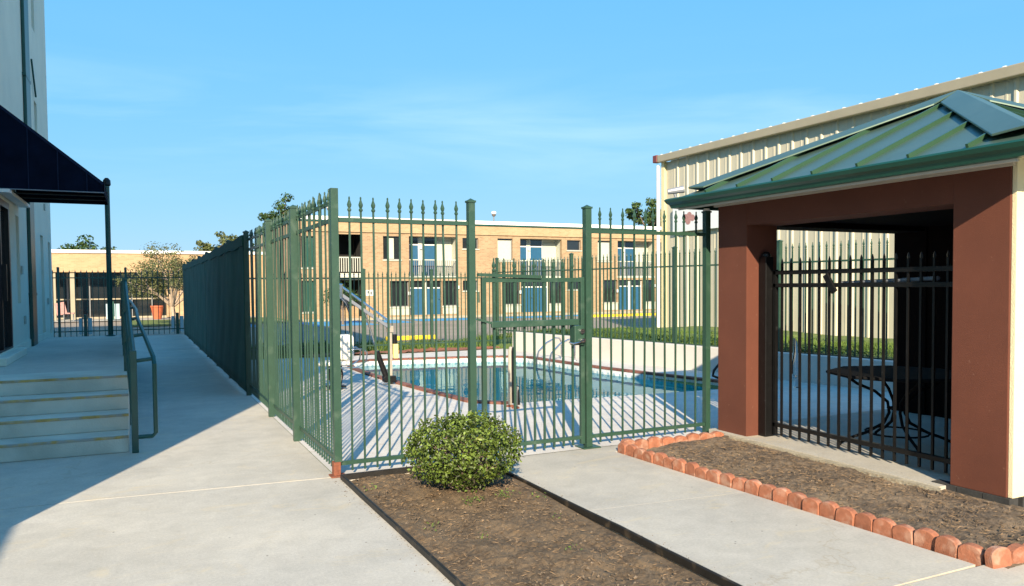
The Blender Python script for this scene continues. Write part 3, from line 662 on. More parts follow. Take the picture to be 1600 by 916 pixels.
# ------------------------------------------------------------------ steps and landing
ZL=.64; st=thing('concrete_steps',(-1,8.5,0),'four shaded concrete steps with worn yellow nosings below the navy awning','steps')
ys=[8.42,8.80,9.17,9.58,10.08]; XE=-.11; XW=-1.65
for k in range(4):
    z1=.16*(k+1); y0=ys[k] if k<4 else 0
    s_=MB().prism([(XW,y0+.035),(XE,y0),(XE,10.35),(XW,10.38)],0 if k==0 else .16*k,z1).build('step','step',st,bevel=.008)
    MB().prism([(XW,y0+.035-.006),(XE+.003,y0-.006),(XE+.003,y0+.035),(XW,y0+.07)],z1-.022,z1+.003).build('nosing','nosing',s_,bevel=.003)
struct('landing', MB().prism([(XW,10.381),(XE,10.351),(XE-.1,18.0),(XW,18.0)],0,ZL-.002), 'concrete')
# railing
hr=thing('stair_railing',(-.05,8.35,0),'dark green stair railing with a looped grab rail at the foot of the steps','railing')
def rx(y): return -.05-.046*(min(y,10.1)-8.36)-.020*max(0,y-10.1)
def gxx(y): return .135-.078*(min(y,10.1)-8.36)-.019*max(0,y-10.1)
for zs in ((.98,1.70),(.62,1.32),(.28,.97)):
    MB().tube([(rx(8.36),8.36,zs[0]),(rx(10.1),10.1,zs[1]),(rx(17.2),17.2,zs[1])],.024,8).build('rail','green_dark',hr,smooth=True)
for y,z0,z1 in ((8.36,0,1.0),(10.1,0,1.73),(12.5,0,1.72),(14.9,0,1.72),(17.2,0,1.72)): MB().box(rx(y)-.03,rx(y)+.03,y-.03,y+.03,z0,z1).build('post','green_dark',hr,bevel=.004)
MB().tube([(rx(8.36),8.36,.15),(.105,8.36,.15),(.135,8.36,.18),(.135,8.36,.86),(.13,8.42,.92),(gxx(10.1),10.1,1.24),(gxx(11),11,1.33),(gxx(17.1),17.1,1.38),(rx(17.2),17.2,1.38)],.021,8).build('grab_rail','green_dark',hr,smooth=True)
for y,z in ((8.42,.92),(9.4,1.11),(10.3,1.26),(12.5,1.34),(14.9,1.36)): MB().tube([(rx(y),y,z-.03),(gxx(y),y,z-.01)],.019,7).build('bracket','green_dark',hr)
tp=thing('tall_pole',(-.51,17.85,ZL),'slim dark pole rising at the end of the landing past the awning tip','pole')
MB().tube([(-.51,17.85,ZL-.02),(-.51,17.85,3.72)],.05,12).build('shaft','green_dark',tp,smooth=True)
MB().lathe(-.51,17.85,[(.05,3.7),(.075,3.73),(.07,3.82),(.03,3.87)],12).build('cap','black',tp,smooth=True)
MB().lathe(-.51,17.85,[(.09,ZL),(.09,ZL+.015),(.055,ZL+.03)],12).build('base_flange','green_dark',tp)

# ------------------------------------------------------------------ left building
lbld=thing('hotel_building',(-4,11,0),'tall pale grey-green stucco building on the left with dark green downspout and navy awning','building')
TH=9.6
# stucco wall with recesses: (y0,y1,z0,z1)
HL=[(11.6,13.30,ZL+.02,2.85),(14.0,14.35,ZL+.75,2.75),(17.35,17.85,ZL+.02,2.66),(18.75,19.15,ZL+.02,2.6),(16.95,17.4,4.3,5.15),(16.95,17.4,6.5,7.5),(9.0,10.4,4.3,5.8),(6,7.4,4.3,5.8),(9.0,10.4,7.0,8.6),(6,7.4,7.0,8.6)]
def wall_holes(x0,x1,a0,a1,z0,z1,holes,axis):   # axis 'y': plane spans y,z ; 'x': spans x,z
    As=sorted({a0,a1,*[h[0] for h in holes],*[h[1] for h in holes]}); Zs=sorted({z0,z1,*[h[2] for h in holes],*[h[3] for h in holes]})
    As=[a for a in As if a0<=a<=a1]; Zs=[z for z in Zs if z0<=z<=z1]
    solid={}
    for i in range(len(As)-1):
        for j in range(len(Zs)-1):
            ca=(As[i]+As[i+1])/2; cz=(Zs[j]+Zs[j+1])/2
            solid[i,j]=not any(h[0]<ca<h[1] and h[2]<cz<h[3] for h in holes)
    mb=MB()
    def P(a,z,d):
        return (d,a,z) if axis=='y' else (a,d,z)
    def Q(p): mb.add(p,[(0,1,2,3)])
    for (i,j),s in solid.items():
        if not s: continue
        a,b,c,d=As[i],As[i+1],Zs[j],Zs[j+1]
        for dd in (x0,x1): Q([P(a,c,dd),P(b,c,dd),P(b,d,dd),P(a,d,dd)])
        if not solid.get((i-1,j),False): Q([P(a,c,x0),P(a,c,x1),P(a,d,x1),P(a,d,x0)])
        if not solid.get((i+1,j),False): Q([P(b,c,x0),P(b,c,x1),P(b,d,x1),P(b,d,x0)])
        if not solid.get((i,j-1),False): Q([P(a,c,x0),P(b,c,x0),P(b,c,x1),P(a,c,x1)])
        if not solid.get((i,j+1),False): Q([P(a,d,x0),P(b,d,x0),P(b,d,x1),P(a,d,x1)])
    bm=bmesh.new(); vs={}
    for f in mb.f:
        q=[]
        for k in f:
            key=tuple(round(c,4) for c in mb.v[k])
            if key not in vs: vs[key]=bm.verts.new(mb.v[k])
            q.append(vs[key])
        try: bm.faces.new(q)
        except ValueError: pass
    bmesh.ops.recalc_face_normals(bm,faces=bm.faces[:])
    bm.verts.index_update(); r=MB(); r.v=[tuple(v.co) for v in bm.verts]; r.f=[tuple(v.index for v in f.verts) for f in bm.faces]; bm.free(); return r
wall_holes(-1.97,-1.655,4.26,19.45,0,TH,HL,'y').build('wall','wall_left',lbld)
MB().box(-12,-2.0,4.26,19.44,0,TH-.01).build('core','wall_left',lbld)
for k,h in enumerate(HL):
    if k in(0,): continue
    wn_=MB().box(-1.96,-1.86,h[0],h[1],h[2],h[3]).build('window','curtain' if k!=1 else 'wall_left',lbld)
    MB().box(-1.86,-1.84,h[0],h[0]+.03,h[2],h[3]).box(-1.86,-1.84,h[1]-.03,h[1],h[2],h[3]).box(-1.86,-1.84,h[0],h[1],h[3]-.03,h[3]).build('frame','green_dark',wn_)
dr=MB().box(-1.72,-1.70,11.6,13.30,ZL+.02,2.85).build('door','glass_dark',lbld)
MB().box(-1.70,-1.645,13.20,13.30,ZL,2.85).box(-1.70,-1.645,11.6,11.7,ZL,2.85).box(-1.70,-1.645,11.7,13.20,2.76,2.85).box(-1.70,-1.645,11.7,13.20,ZL,ZL+.15).box(-1.70,-1.645,12.42,12.48,ZL+.15,2.76).build('frame','black',dr)
MB().box(-1.69,-1.60,12.50,12.56,1.45,1.95).build('handle','black',dr)
MB().box(-1.652,-1.50,11.5,13.55,ZL-.001,ZL+.10).build('threshold','wall_left',lbld,bevel=.01)
MB().box(-1.652,-1.64,10.2,18,ZL,ZL+.12).build('skirting','wall_left',lbld)
dsp=MB().box(-1.652,-1.60,15.35,15.95,ZL,TH-.2).build('downspout','green_dark',lbld,bevel=.012)
for z in (1.5,3.6,5.2,7.0): MB().box(-1.655,-1.595,15.32,15.98,z,z+.05).build('strap','green_dark',dsp)
for y,z in ((14.62,1.05),(14.4,1.85),(18.3,1.3),(18.1,3.2)): MB().box(-1.652,-1.63,y,y+.12,z,z+.13).build('outlet_cover','curtain',lbld)
for a,b in (((-1.62,16.4,5.75),(-1.62,16.95,5.2)),((-1.62,16.5,4.35),(-1.62,16.9,4.1))): MB().bar(a,b,.03).build('bracket','green_dark',lbld)
MB().box(-12,-1.63,4.2,19.5,TH,TH+.12).build('roof_edge','light_cap',lbld)
# canopy wing further along the same building, behind the viewpoint
MB().box(-12,-3.74,-9,4.2,0,3.15).build('low_wing','wall_left',lbld)
MB().box(-12,-3.68,-9.05,4.2,3.15,3.25).build('wing_roof_edge','green_dark',lbld)
# awning
aw=thing('awning',(-1.6,13,3),'navy blue canvas shed awning over the entrance, sloping down to the right','awning')
ya,yb=12.4,14.1; xo=-.39; 
cv=MB()
cv.add([(-1.65,ya,4.13),(xo,ya,3.11),(xo,yb,3.11),(-1.65,yb,4.13)],[(0,1,2,3)])
cv.add([(xo+.001,ya,3.11),(xo+.001,ya,2.96),(xo+.001,yb,2.96),(xo+.001,yb,3.11)],[(0,1,2,3)])
for y in (ya,yb): cv.add([(-1.65,y,4.13),(-1.65,y,2.96),(xo,y,2.96),(xo,y,3.11)],[(0,1,2,3)])
cva=cv.build('canvas','navy',aw); md=cva.modifiers.new('t','SOLIDIFY'); md.thickness=.012
MB().tube([(-1.65,ya-.012,2.965),(xo,ya-.012,2.965)],.008,6).build('frame_tube','grey_metal',aw)
for x in (-1.3,-.95,-.6): MB().bar((x,ya-.009,2.975),(x,ya-.009,4.11-(x+1.65)*.81),.012,.004,up=(0,1,0)).build('seam','navy_seam',aw)
MB().bar((xo-.01,ya-.010,3.085),(-1.65,ya-.010,4.105),.030,.006,up=(0,1,0)).build('hem','navy_seam',aw)
for y in (12.9,13.5): MB().tube([(-1.65,y,2.97),(xo+.01,y,2.97)],.012,6).tube([(-1.65,y,4.08),(xo+.01,y,3.08)],.012,6).build('frame_tube','black',aw)
MB().box(-1.63,-1.5,12.2,14.4,2.90,2.945).build('wall_header','white',aw)

# ------------------------------------------------------------------ pavilion
pv=thing('pavilion',(7,4.8,0),'red-brown stucco pavilion with green standing seam hip roof on the right','pavilion')
X0,X1,Y0,Y1=5.45,8.55,3.31,6.30; PT=2.185; BT=2.47
struct('pavilion_slab', MB().prism([(5.36,3.75),(8.7,3.75),(8.7,6.38),(5.40,6.38)],-.03,.075), 'path')
MB().prism([(5.30,3.70),(5.362,3.74),(5.40,6.05),(5.33,6.0)],-.03,.068).build('slab_edge','kerb')['kind']='structure'
MB().box(X0,X0+.40,Y1-.42,Y1,-.02,BT).build('pillar','brown',pv,bevel=.006)
MB().box(X0,X0+.40,Y0,Y0+.42,.085,BT).build('pillar','brown',pv,bevel=.006)
MB().box(X1-.42,X1,Y1-.42,Y1,0,BT).build('pillar','brown_shaded',pv,bevel=.006)
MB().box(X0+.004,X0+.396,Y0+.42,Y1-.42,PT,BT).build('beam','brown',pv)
MB().box(X0+.40,X1-.42,Y1-.396,Y1-.004,PT,BT).build('beam','brown_shaded',pv)
MB().box(X1-.40,X1-.02,Y0,Y1-.42,0,BT).build('back_wall','brown_shaded',pv)
MB().box(X0+.402,X1-.40,Y0+.002,Y0+.20,.085,BT).build('south_wall','brown',pv)
MB().box(X0+.012,X1,Y0-.035,Y0-.001,.088,BT).build('south_facing','cream',pv,bevel=.003)
MB().box(X0+.2,X1-.2,Y0+.1,Y1-.1,2.24,2.468).build('ceiling','brown_shaded',pv)
bl=MB().box(-.095,.095,-.05,.05,-.03,.085).mesh('base_block','block')
for k in range(3): piece('base_block',bl,pv,(X0+.035,Y0+.095+.197*k-.03,0),pi/2)
for k in range(15): piece('base_block',bl,pv,(X0+.20+.198*k,Y0+.0,0),0)
# roof
EX0,EX1,EY0,EY1=5.10,8.90,2.96,6.56; EZ=2.50; CX_,CY_=(EX0+EX1)/2,(EY0+EY1)/2; RH=.84
def rz_(x,y):   # hip height
    u=min((x-EX0)/(CX_-EX0),(EX1-x)/(EX1-CX_),(y-EY0)/(CY_-EY0),(EY1-y)/(EY1-CY_)); return EZ+RH*u
A_=(EX0,EY0);B_=(EX1,EY0);C_=(EX1,EY1);D_=(EX0,EY1)
MB().add([(*A_,EZ),(*B_,EZ),(*C_,EZ),(*D_,EZ),(CX_,CY_,EZ+RH),(EX0,EY0,EZ-.02),(EX1,EY0,EZ-.02),(EX1,EY1,EZ-.02),(EX0,EY1,EZ-.02)],
   [(0,1,4),(1,2,4),(2,3,4),(3,0,4),(0,5,6,1),(1,6,7,2),(2,7,8,3),(3,8,5,0),(5,8,7,6)]).build('roof','roof_green',pv)
def seam(p,q): # raised standing seam
    MB().bar(Vector(p)+Vector((0,0,.016)),Vector(q)+Vector((0,0,.016)),.020,.038).build('seam','roof_rib',pv)
ny=8
for k in range(1,ny):
    y=EY0+(EY1-EY0)*k/ny; u=min((y-EY0)/(CY_-EY0),(EY1-y)/(EY1-CY_)); 
    u=min(u,.985)
    seam((EX0+.02,y,EZ+.01),(EX0+(CX_-EX0)*u,y,EZ+RH*u)); seam((EX1-.02,y,EZ+.01),(EX1-(EX1-CX_)*u,y,EZ+RH*u))
    x=EX0+(EX1-EX0)*k/ny; u=min(min((x-EX0)/(CX_-EX0),(EX1-x)/(EX1-CX_)),.985)
    seam((x,EY0+.02,EZ+.01),(x,EY0+(CY_-EY0)*u,EZ+RH*u)); seam((x,EY1-.02,EZ+.01),(x,EY1-(EY1-CY_)*u,EZ+RH*u))
apx=Vector((CX_,CY_,EZ+RH+.075))
for c,(sx,sy) in ((A_,(1,1)),(B_,(-1,1)),(C_,(-1,-1)),(D_,(1,-1))):
    p=Vector((*c,EZ)); q=Vector((CX_,CY_,EZ+RH)); p=p+(q-p)*.05; wf=.24
    a0=p+Vector((0,0,.075)); 
    # flange edges lie along the two slopes, stand off them, and have a small drip
    def fl_(v,ox,oy):   # point at plan offset on the neighbouring slope
        return Vector((v.x+ox,v.y+oy,rz_(v.x+ox,v.y+oy)+.055))
    L1=fl_(p,0,sy*wf); L2=fl_(q,0,-sy*0+ -sy*0); M1=fl_(p,sx*wf,0)
    qa=q+(p-q)*.16; La=fl_(qa,0,sy*wf); Ma=fl_(qa,sx*wf,0)
    d_=Vector((0,0,-.018)); pts=[a0,apx,La,L1,Ma,M1]; low=[v+d_ for v in (La,L1,Ma,M1)]+[a0+d_,apx+d_]
    cb_=MB(); cb_.add(pts+low,[(0,1,2,3),(1,0,5,4),(3,2,6,7),(4,5,9,8),(0,3,7,10),(5,0,10,9),(2,1,11,6),(1,4,8,11),(7,6,11,10),(10,11,8,9)])
    cb_.build('hip_cap','roof_green',pv,bevel=.004)
# gutters (ogee profile) on four sides and soffit
def gutter_side(p,q,outv):
    p=Vector((*p,0));q=Vector((*q,0));o=Vector((*outv,0)); prof=[(.0,2.50),(.075,2.50),(.085,2.485),(.07,2.455),(.045,2.435),(.03,2.40),(.0,2.395)]
    mb=MB(); n=len(prof); d=(q-p).normalized()
    for e,s in ((p,-1),(q,1)):
        for r,z in prof: v=e+o*r+d*s*r; mb.v.append((v.x,v.y,z))
    for i in range(n-1): mb.f.append((i,i+1,n+i+1,n+i))
    mb.f.append(tuple(range(n))); mb.f.append(tuple(range(n,2*n)))
    g_=mb.build('gutter','gutter',pv); return g_
gutter_side(D_,A_,(-1,0)); gutter_side(A_,B_,(0,-1)); gutter_side(B_,C_,(1,0)); gutter_side(C_,D_,(0,1))
MB().prism([(EX0,EY0),(EX1,EY0),(EX1,EY1),(EX0,EY1)],2.475,2.478).build('soffit','soffit',pv)
MB().box(X0-.035,X0-.001,Y0-.03,Y1+.03,2.40,2.472).build('frieze_board','soffit',pv)
MB().box(EX0-.001,EX0+.02,EY0+.1,EY1-.05,2.375,2.394).build('drip_edge','soffit',pv)
# floodlight at the roof corner
fl=thing('floodlight',(EX0+.02,EY1,2.55),'small weathered floodlight on the near left corner of the pavilion roof','light')
MB().tube([(EX0+.02,EY1+.01,2.50),(EX0,EY1+.02,2.56)],.012,6).build('arm','grey_metal',fl)
MB().tube([(EX0-.06,EY1+.05,2.575),(EX0+.08,EY1-.04,2.60)],[.028,.04],10).build('head','grey_metal',fl)
# black sliding gate in the pavilion opening
bg_=thing('black_gate',(5.6,4.8,0),'black iron picket gate closing the pavilion opening','gate')
GXp=5.70; PB=picket_mesh('picket','black',.10,1.85,w=.019,fin=False)
MB().box(5.60,5.70,5.775,5.872,.0,1.87).lathe(5.65,5.8235,[(.05,1.87),(.045,1.90),(.02,1.92)],10).build('post','black',bg_,bevel=.006)
for z in (1.71,1.585,.20): MB().box(GXp-.02,GXp+.02,3.74,5.77,z-.02,z+.02).build('rail','black',bg_,bevel=.003)
for y in (5.73,3.76): MB().box(GXp-.02,GXp+.02,y,y+.03,.10,1.74).build('stile','black',bg_)
for k in range(17): piece('picket',PB,bg_,(GXp,5.66-.115*k,0))
for z in (1.70,1.50,.26): MB().tube([(5.70,5.80,z),(5.73,5.77,z)],.022,8).build('hinge','black',bg_)
MB().bar((GXp-.03,5.10,1.68),(GXp-.03,5.00,1.52),.025,.06).build('latch_handle','black',bg_,bevel=.004)
MB().tube([(GXp+.05,5.02,1.60),(GXp+.05,4.05,1.635)],.018,8).build('closer_tube','grey_metal',bg_,smooth=True)
# patio table under the pavilion
tb=thing('patio_table',(6.28,4.92,.075),'black metal mesh patio table with curved pedestal legs behind the black gate','table')
TCX,TCY,TZ=6.36,4.88,.76
MB().lathe(TCX,TCY,[(.60,TZ-.012),(.61,TZ),(.60,TZ+.010)],8).build('table_top','table_metal',tb)
MB().tube([(TCX+.605*cos(2*pi*k/8),TCY+.605*sin(2*pi*k/8),TZ-.005) for k in range(9)],.016,7).build('rim','table_metal',tb)
for k in range(4):
    a=pi/4+k*pi/2+.25; c,s=cos(a),sin(a)
    pts=[(.46,TZ-.03),(.36,TZ-.10),(.20,TZ-.17),(.085,TZ-.27),(.07,TZ-.37),(.12,TZ-.47),(.28,TZ-.56),(.42,TZ-.61),(.50,.11),(.52,.082)]
    MB().tube([(TCX+r*c,TCY+r*s,z) for r,z in pts],.014,7).build('leg','table_metal',tb,smooth=True)
MB().tube([(TCX+.27*cos(2*pi*k/20),TCY+.27*sin(2*pi*k/20),TZ-.555) for k in range(21)],.009,6).build('ring','table_metal',tb)
MB().tube([(TCX+.08*cos(2*pi*k/12),TCY+.08*sin(2*pi*k/12),TZ-.33) for k in range(13)],.01,6).build('ring','table_metal',tb)

# ------------------------------------------------------------------ pool lift, ladder and rails
pl=thing('pool_lift',(3.72,12.3,0),'white seated pool lift with grey swing arm and black actuator at the pool edge','pool lift')
mx_,my_=3.74,12.3
MB().lathe(mx_,my_,[(.13,0),(.13,.012),(.05,.02)],14).build('base_plate','steel',pl)
MB().box(mx_-.022,mx_+.022,my_-.022,my_+.022,.01,.92).build('mast','beige_metal',pl,bevel=.005)
MB().box(mx_+.04,mx_+.12,my_-.05,my_+.03,.42,.66).build('battery_label','yellow_label',pl,bevel=.01)
MB().box(mx_+.04,mx_+.10,my_-.05,my_+.03,.66,.82).build('battery','black',pl,bevel=.01)
MB().box(mx_-.06,mx_+.045,my_-.045,my_+.045,.85,.96).build('pivot_head','beige_metal',pl,bevel=.01)
MB().bar((mx_-.02,my_-.03,.93),(2.90,my_-.05,1.50),.04,.05).build('arm','grey_metal',pl,bevel=.006)
MB().tube([(mx_-.06,my_-.03,1.06),(2.92,my_-.05,1.62)],.018,8).build('upper_link','steel',pl)
MB().box(2.82,2.94,my_-.10,my_,1.42,1.66).build('arm_head','steel',pl,bevel=.015)
MB().tube([(2.87,my_-.05,1.50),(3.00,my_-.05,1.36),(3.06,my_-.05,1.20),(3.07,my_-.05,.80)],.026,9).build('hanger_tube','steel',pl,smooth=True)
MB().tube([(3.66,my_-.02,.10),(3.50,my_-.02,.55)],[.05,.045],10).build('actuator','black',pl,smooth=True)
MB().tube([(3.50,my_-.02,.55),(3.32,my_-.03,1.18)],.016,8).build('actuator_rod','steel',pl)
MB().box(3.60,3.80,my_-.10,my_+.05,.04,.14).build('lower_bracket','black',pl,bevel=.01)
stt=MB().box(2.50,3.02,my_-.28,my_+.12,.37,.43)
seat=stt.build('seat','plastic',pl,bevel=.03)
MB().box(2.86,3.10,my_-.16,my_+.16,.44,.84).build('backrest','plastic',pl,bevel=.05)
for s in (-.26,.14): MB().tube([(2.95,my_+s,.62),(3.2,my_+s-.02,.62),(3.27,my_+s-.02,.56),(3.25,my_+s-.02,.42),(3.12,my_+s,.33),(2.6,my_+s,.34)],.012,7).build('armrest','steel',pl,smooth=True)
MB().tube([(2.72,my_-.1,.38),(2.70,my_-.12,.20),(2.74,my_-.16,.06)],.028,8).tube([(2.88,my_-.1,.38),(2.90,my_-.12,.20),(2.86,my_-.16,.06)],.022,8).box(2.64,2.92,my_-.30,my_-.10,.03,.055).build('footrest','black',pl)
# stair handrail into the pool
hr2=thing('pool_handrail',(4.5,9.25,0),'handrail with beige post and black sloping grip at the near pool edge','handrail')
MB().tube([(4.42,9.18,0),(4.42,9.18,.74),(4.45,9.21,.78)],.024,9).build('post','beige_metal',hr2,smooth=True)
MB().tube([(4.45,9.20,.78),(4.66,9.62,-.05),(4.68,9.66,-.4)],.030,9).build('grip','black',hr2,smooth=True)
MB().tube([(4.42,9.02,0),(4.43,9.03,.22),(4.46,9.05,.27)],.026,9).build('post','beige_metal',hr2,smooth=True)
MB().tube([(4.46,9.05,.27),(4.60,9.30,-.02),(4.62,9.46,-.3)],.028,9).build('grip','black',hr2,smooth=True)
for y in (9.18,9.02): MB().lathe(4.42,y,[(.055,0),(.05,.018),(.03,.025)],12).build('escutcheon','rust',hr2)
ld=thing('pool_ladder',(8.0,14.4,0),'chrome pool ladder with two curved rails on the far side of the pool','ladder')
for y in (14.15,14.72):
    pts=[(8.35,y,.0),(8.35,y,.36),(8.30,y,.44),(8.20,y,.455),(7.98,y,.36),(7.78,y,.18),(7.73,y,.0),(7.72,y,-.9)]
    MB().tube(pts,.021,8).build('rail','steel',ld,smooth=True); MB().lathe(8.35,y,[(.05,0),(.045,.015),(.025,.02)],10).build('escutcheon','steel',ld)
for z in (-.3,-.6): MB().box(7.66,7.76,14.15,14.72,z-.015,z+.015).build('tread','steel',ld)
def loop_rail(name,x,y,label,h,m,L=.42,a=0):
    o=thing(name,(x,y,0),label,'handrail')
    c,s=cos(a),sin(a); pts=[(0,0),(0,h*.8),(.05,h*.95),(.13,h),(L-.1,h*.72),(L,h*.5),(L+.02,h*.32),(L-.1,h*.22),(.02,h*.22)]
    MB().tube([(x+r*c,y+r*s,z) for r,z in pts],.021,8).build('loop',m,o,smooth=True)
    MB().lathe(x,y,[(.05,0),(.045,.015),(.025,.02)],10).build('escutcheon','steel',o); return o
loop_rail('grab_rail',8.72,9.55,'dark curved grab rail at the near right corner of the pool',.46,'black',.5,pi-.1)
loop_rail('grab_rail',9.12,8.75,'chrome looped grab rail seen through the left end of the black gate',.76,'steel',.24,pi+.5)

# ------------------------------------------------------------------ metal building on the right
mb_=thing('metal_building',(15.5,8,0),'large cream corrugated metal building behind the pavilion','building')
MX,MY0,MY1,MZ=15.0,-9.0,19.75,5.45
def panel_mesh(Wd,z0,z1):
    prof=[(0,0),(.05,0),(.078,-.036),(.122,-.036),(.15,0),(.25,0),(.27,-.008),(.30,-.008),(.32,0),(.46,0)]
    per=.46; mb=MB(); pts=[]; k=0
    while k*per<Wd-.01:
        pts+=[(a+k*per,b) for a,b in prof[:-1]]; k+=1
    pts.append((Wd,0))
    for a,b in pts: mb.v+= [(b,a,z0),(b,a,z1)]
    for i in range(len(pts)-1): mb.f.append((2*i,2*i+1,2*i+3,2*i+2))
    return mb
pm=panel_mesh(.92,-.2,MZ).mesh('wall_panel','tan_metal'); y=MY0
while y<MY1-.5: piece('wall_panel',pm,mb_,(MX,y,0)); y+=.92
MB().box(MX+.005,MX+14,MY0,MY1,-.2,MZ-.02).build('core','tan_metal',mb_)
MB().box(MX-.09,MX+.15,MY1-.01,MY1+.14,-.2,MZ).build('corner_trim','pale_trim',mb_,bevel=.01)
MB().tube([(MX-.14,MY1+.22,-.1),(MX-.14,MY1+.22,MZ-.1)],.06,10).build('downspout','white',mb_,smooth=True)
MB().box(MX-.24,MX-.07,MY0,MY1+.15,MZ-.02,MZ+.20).build('gutter','tan_trim',mb_,bevel=.02)
MB().box(MX-.26,MX-.06,MY1+.16,MY1+.36,MZ-.01,MZ+.22).build('gutter_end','red_trim',mb_,bevel=.02)
MB().add([(MX-.22,MY0,MZ+.17),(MX-.22,MY1+.2,MZ+.17),(MX+7,MY1+.2,MZ+.75),(MX+7,MY0,MZ+.75)],[(3,2,1,0)]).build('roof_sheet','light_cap',mb_)
rp=MB().add([(-.0,-.04,0),(-.0,.04,0),(0,.02,.038),(0,-.02,.038),(6,-.04,.49),(6,.04,.49),(6,.02,.53),(6,-.02,.53)],[(0,1,2,3),(0,3,7,4),(1,5,6,2),(3,2,6,7)]).mesh('roof_rib','light_cap')
y=MY0+.2
while y<MY1: piece('roof_rib',rp,mb_,(MX-.23,y,MZ+.175)); y+=.46
sg=thing('wall_sign',(14.85,18.2,3.5),'white sign board with a faded red emblem high on the metal building wall','sign')
MB().box(14.86,14.93,16.6,19.25,3.2,3.98).build('board','sign_white',sg,bevel=.01)
em=MB(); 
for cy_,cz_,r in ((18.62,3.6,.13),(18.45,3.66,.12),(18.3,3.58,.11),(18.5,3.5,.12)):
    em.add([(14.857,cy_+r*cos(t),cz_+r*sin(t)*.9) for t in np.linspace(0,2*pi,12,endpoint=False)],[tuple(range(12))])
em.v=[(14.857-.0008*(i//12),a,b) for i,(q,a,b) in enumerate(em.v)]
em.build('emblem','sign_red',sg)

# ------------------------------------------------------------------ motel
mo=thing('motel',(20,39.5,0),'two-storey tan brick motel with blue doors and balcony recesses beyond the pool','building')
FYm=39.5; U0,PER=11.68,6.63
holes=[]; units=[U0+PER*k for k in range(4)]
for u in units:
    holes+=[(u,u+.95,3.04,4.28),(u+1.42,u+4.15,2.15,4.30),(u+4.5,u+5.45,3.67,4.27),(u+.35,u+1.40,.54,1.92),(u+1.45,u+3.27,.08,1.92),(u+3.3,u+4.2,.54,1.92),(u+4.5,u+5.4,1.35,1.92)]
holes+=[(8.9,10.56,2.33,4.33),(8.9,10.56,.08,2.05),(7.45,8.1,.35,1.95),(7.45,8.1,2.6,4.2)]
holes=[h for h in holes if h[1]<37]
wall_holes(FYm,FYm+.22,6.95,37.5,-.06,4.45,holes,'x').build('wall','brick',mo)
MB().box(6.89,37.56,FYm-.07,FYm+.22,4.45,4.95).build('parapet_wall','brick_l',mo)
MB().box(6.85,37.6,FYm-.12,FYm+.3,4.95,5.03).build('parapet_trim','green_dark',mo)
MB().box(6.85,37.6,FYm-.16,FYm+.35,5.03,5.22).build('parapet_cap','light_cap',mo)
MB().box(6.95,37.5,FYm+2.0,FYm+12,-.06,5.0).box(6.95,7.1,FYm+.22,FYm+2,-.06,4.95).box(37.3,37.5,FYm+.22,FYm+2,-.06,4.95).build('rear_block','brick',mo)
MB().box(7.1,37.3,FYm+.225,FYm+2.0,4.46,4.60).build('balcony_ceiling','panel_white',mo)
MB().box(7.1,37.3,FYm+.225,FYm+2.0,1.98,2.12).build('floor_slab','panel_white',mo)
# backing walls
for (a,b) in ((10.6,37.3),(7.1,8.8)): MB().box(a,b,FYm+1.5,FYm+1.6,2.12,4.46).box(a,b,FYm+.32,FYm+.4,-.06,1.98).build('recess_wall','brick',mo)
def door(u0,u1,z0,z1,y,transom=True):
    d=MB().box(u0,u1,y-.05,y,z0,z1-(.42 if transom else 0)).build('door','door_blue',mo)
    MB().tube([(u1-.09,y-.06,z0+.85),(u1-.09,y-.11,z0+.85)],.03,6).build('handle','steel',d)
    MB().box(u0-.035,u0,y-.07,y,z0,z1).box(u1,u1+.035,y-.07,y,z0,z1).box(u0,u1,y-.07,y,z1-.42,z1-.36).build('frame','white',d)
    if transom: MB().box(u0,u1,y-.04,y,z1-.36,z1).build('transom','glass_dark',d)
def window(u0,u1,z0,z1,y,kind,curt=None):
    w_=MB().box(u0,u1,y-.02,y,z0,z1).build('window',kind,mo)
    MB().box(u0,u0+.04,y-.05,y-.021,z0,z1).box(u1-.04,u1,y-.05,y-.021,z0,z1).box(u0+.04,u1-.04,y-.05,y-.021,z1-.04,z1).box(u0+.04,u1-.04,y-.05,y-.021,z0,z0+.04).build('frame','rail_grey',w_)
    if curt: MB().box(curt[0],curt[1],y-.035,y-.021,z0+.05,z1-.1).build('curtain','panel_white',w_)
    MB().box(u0-.05,u1+.05,FYm-.05,FYm-.001,z0-.06,z0-.001).build('sill','panel_white',w_)
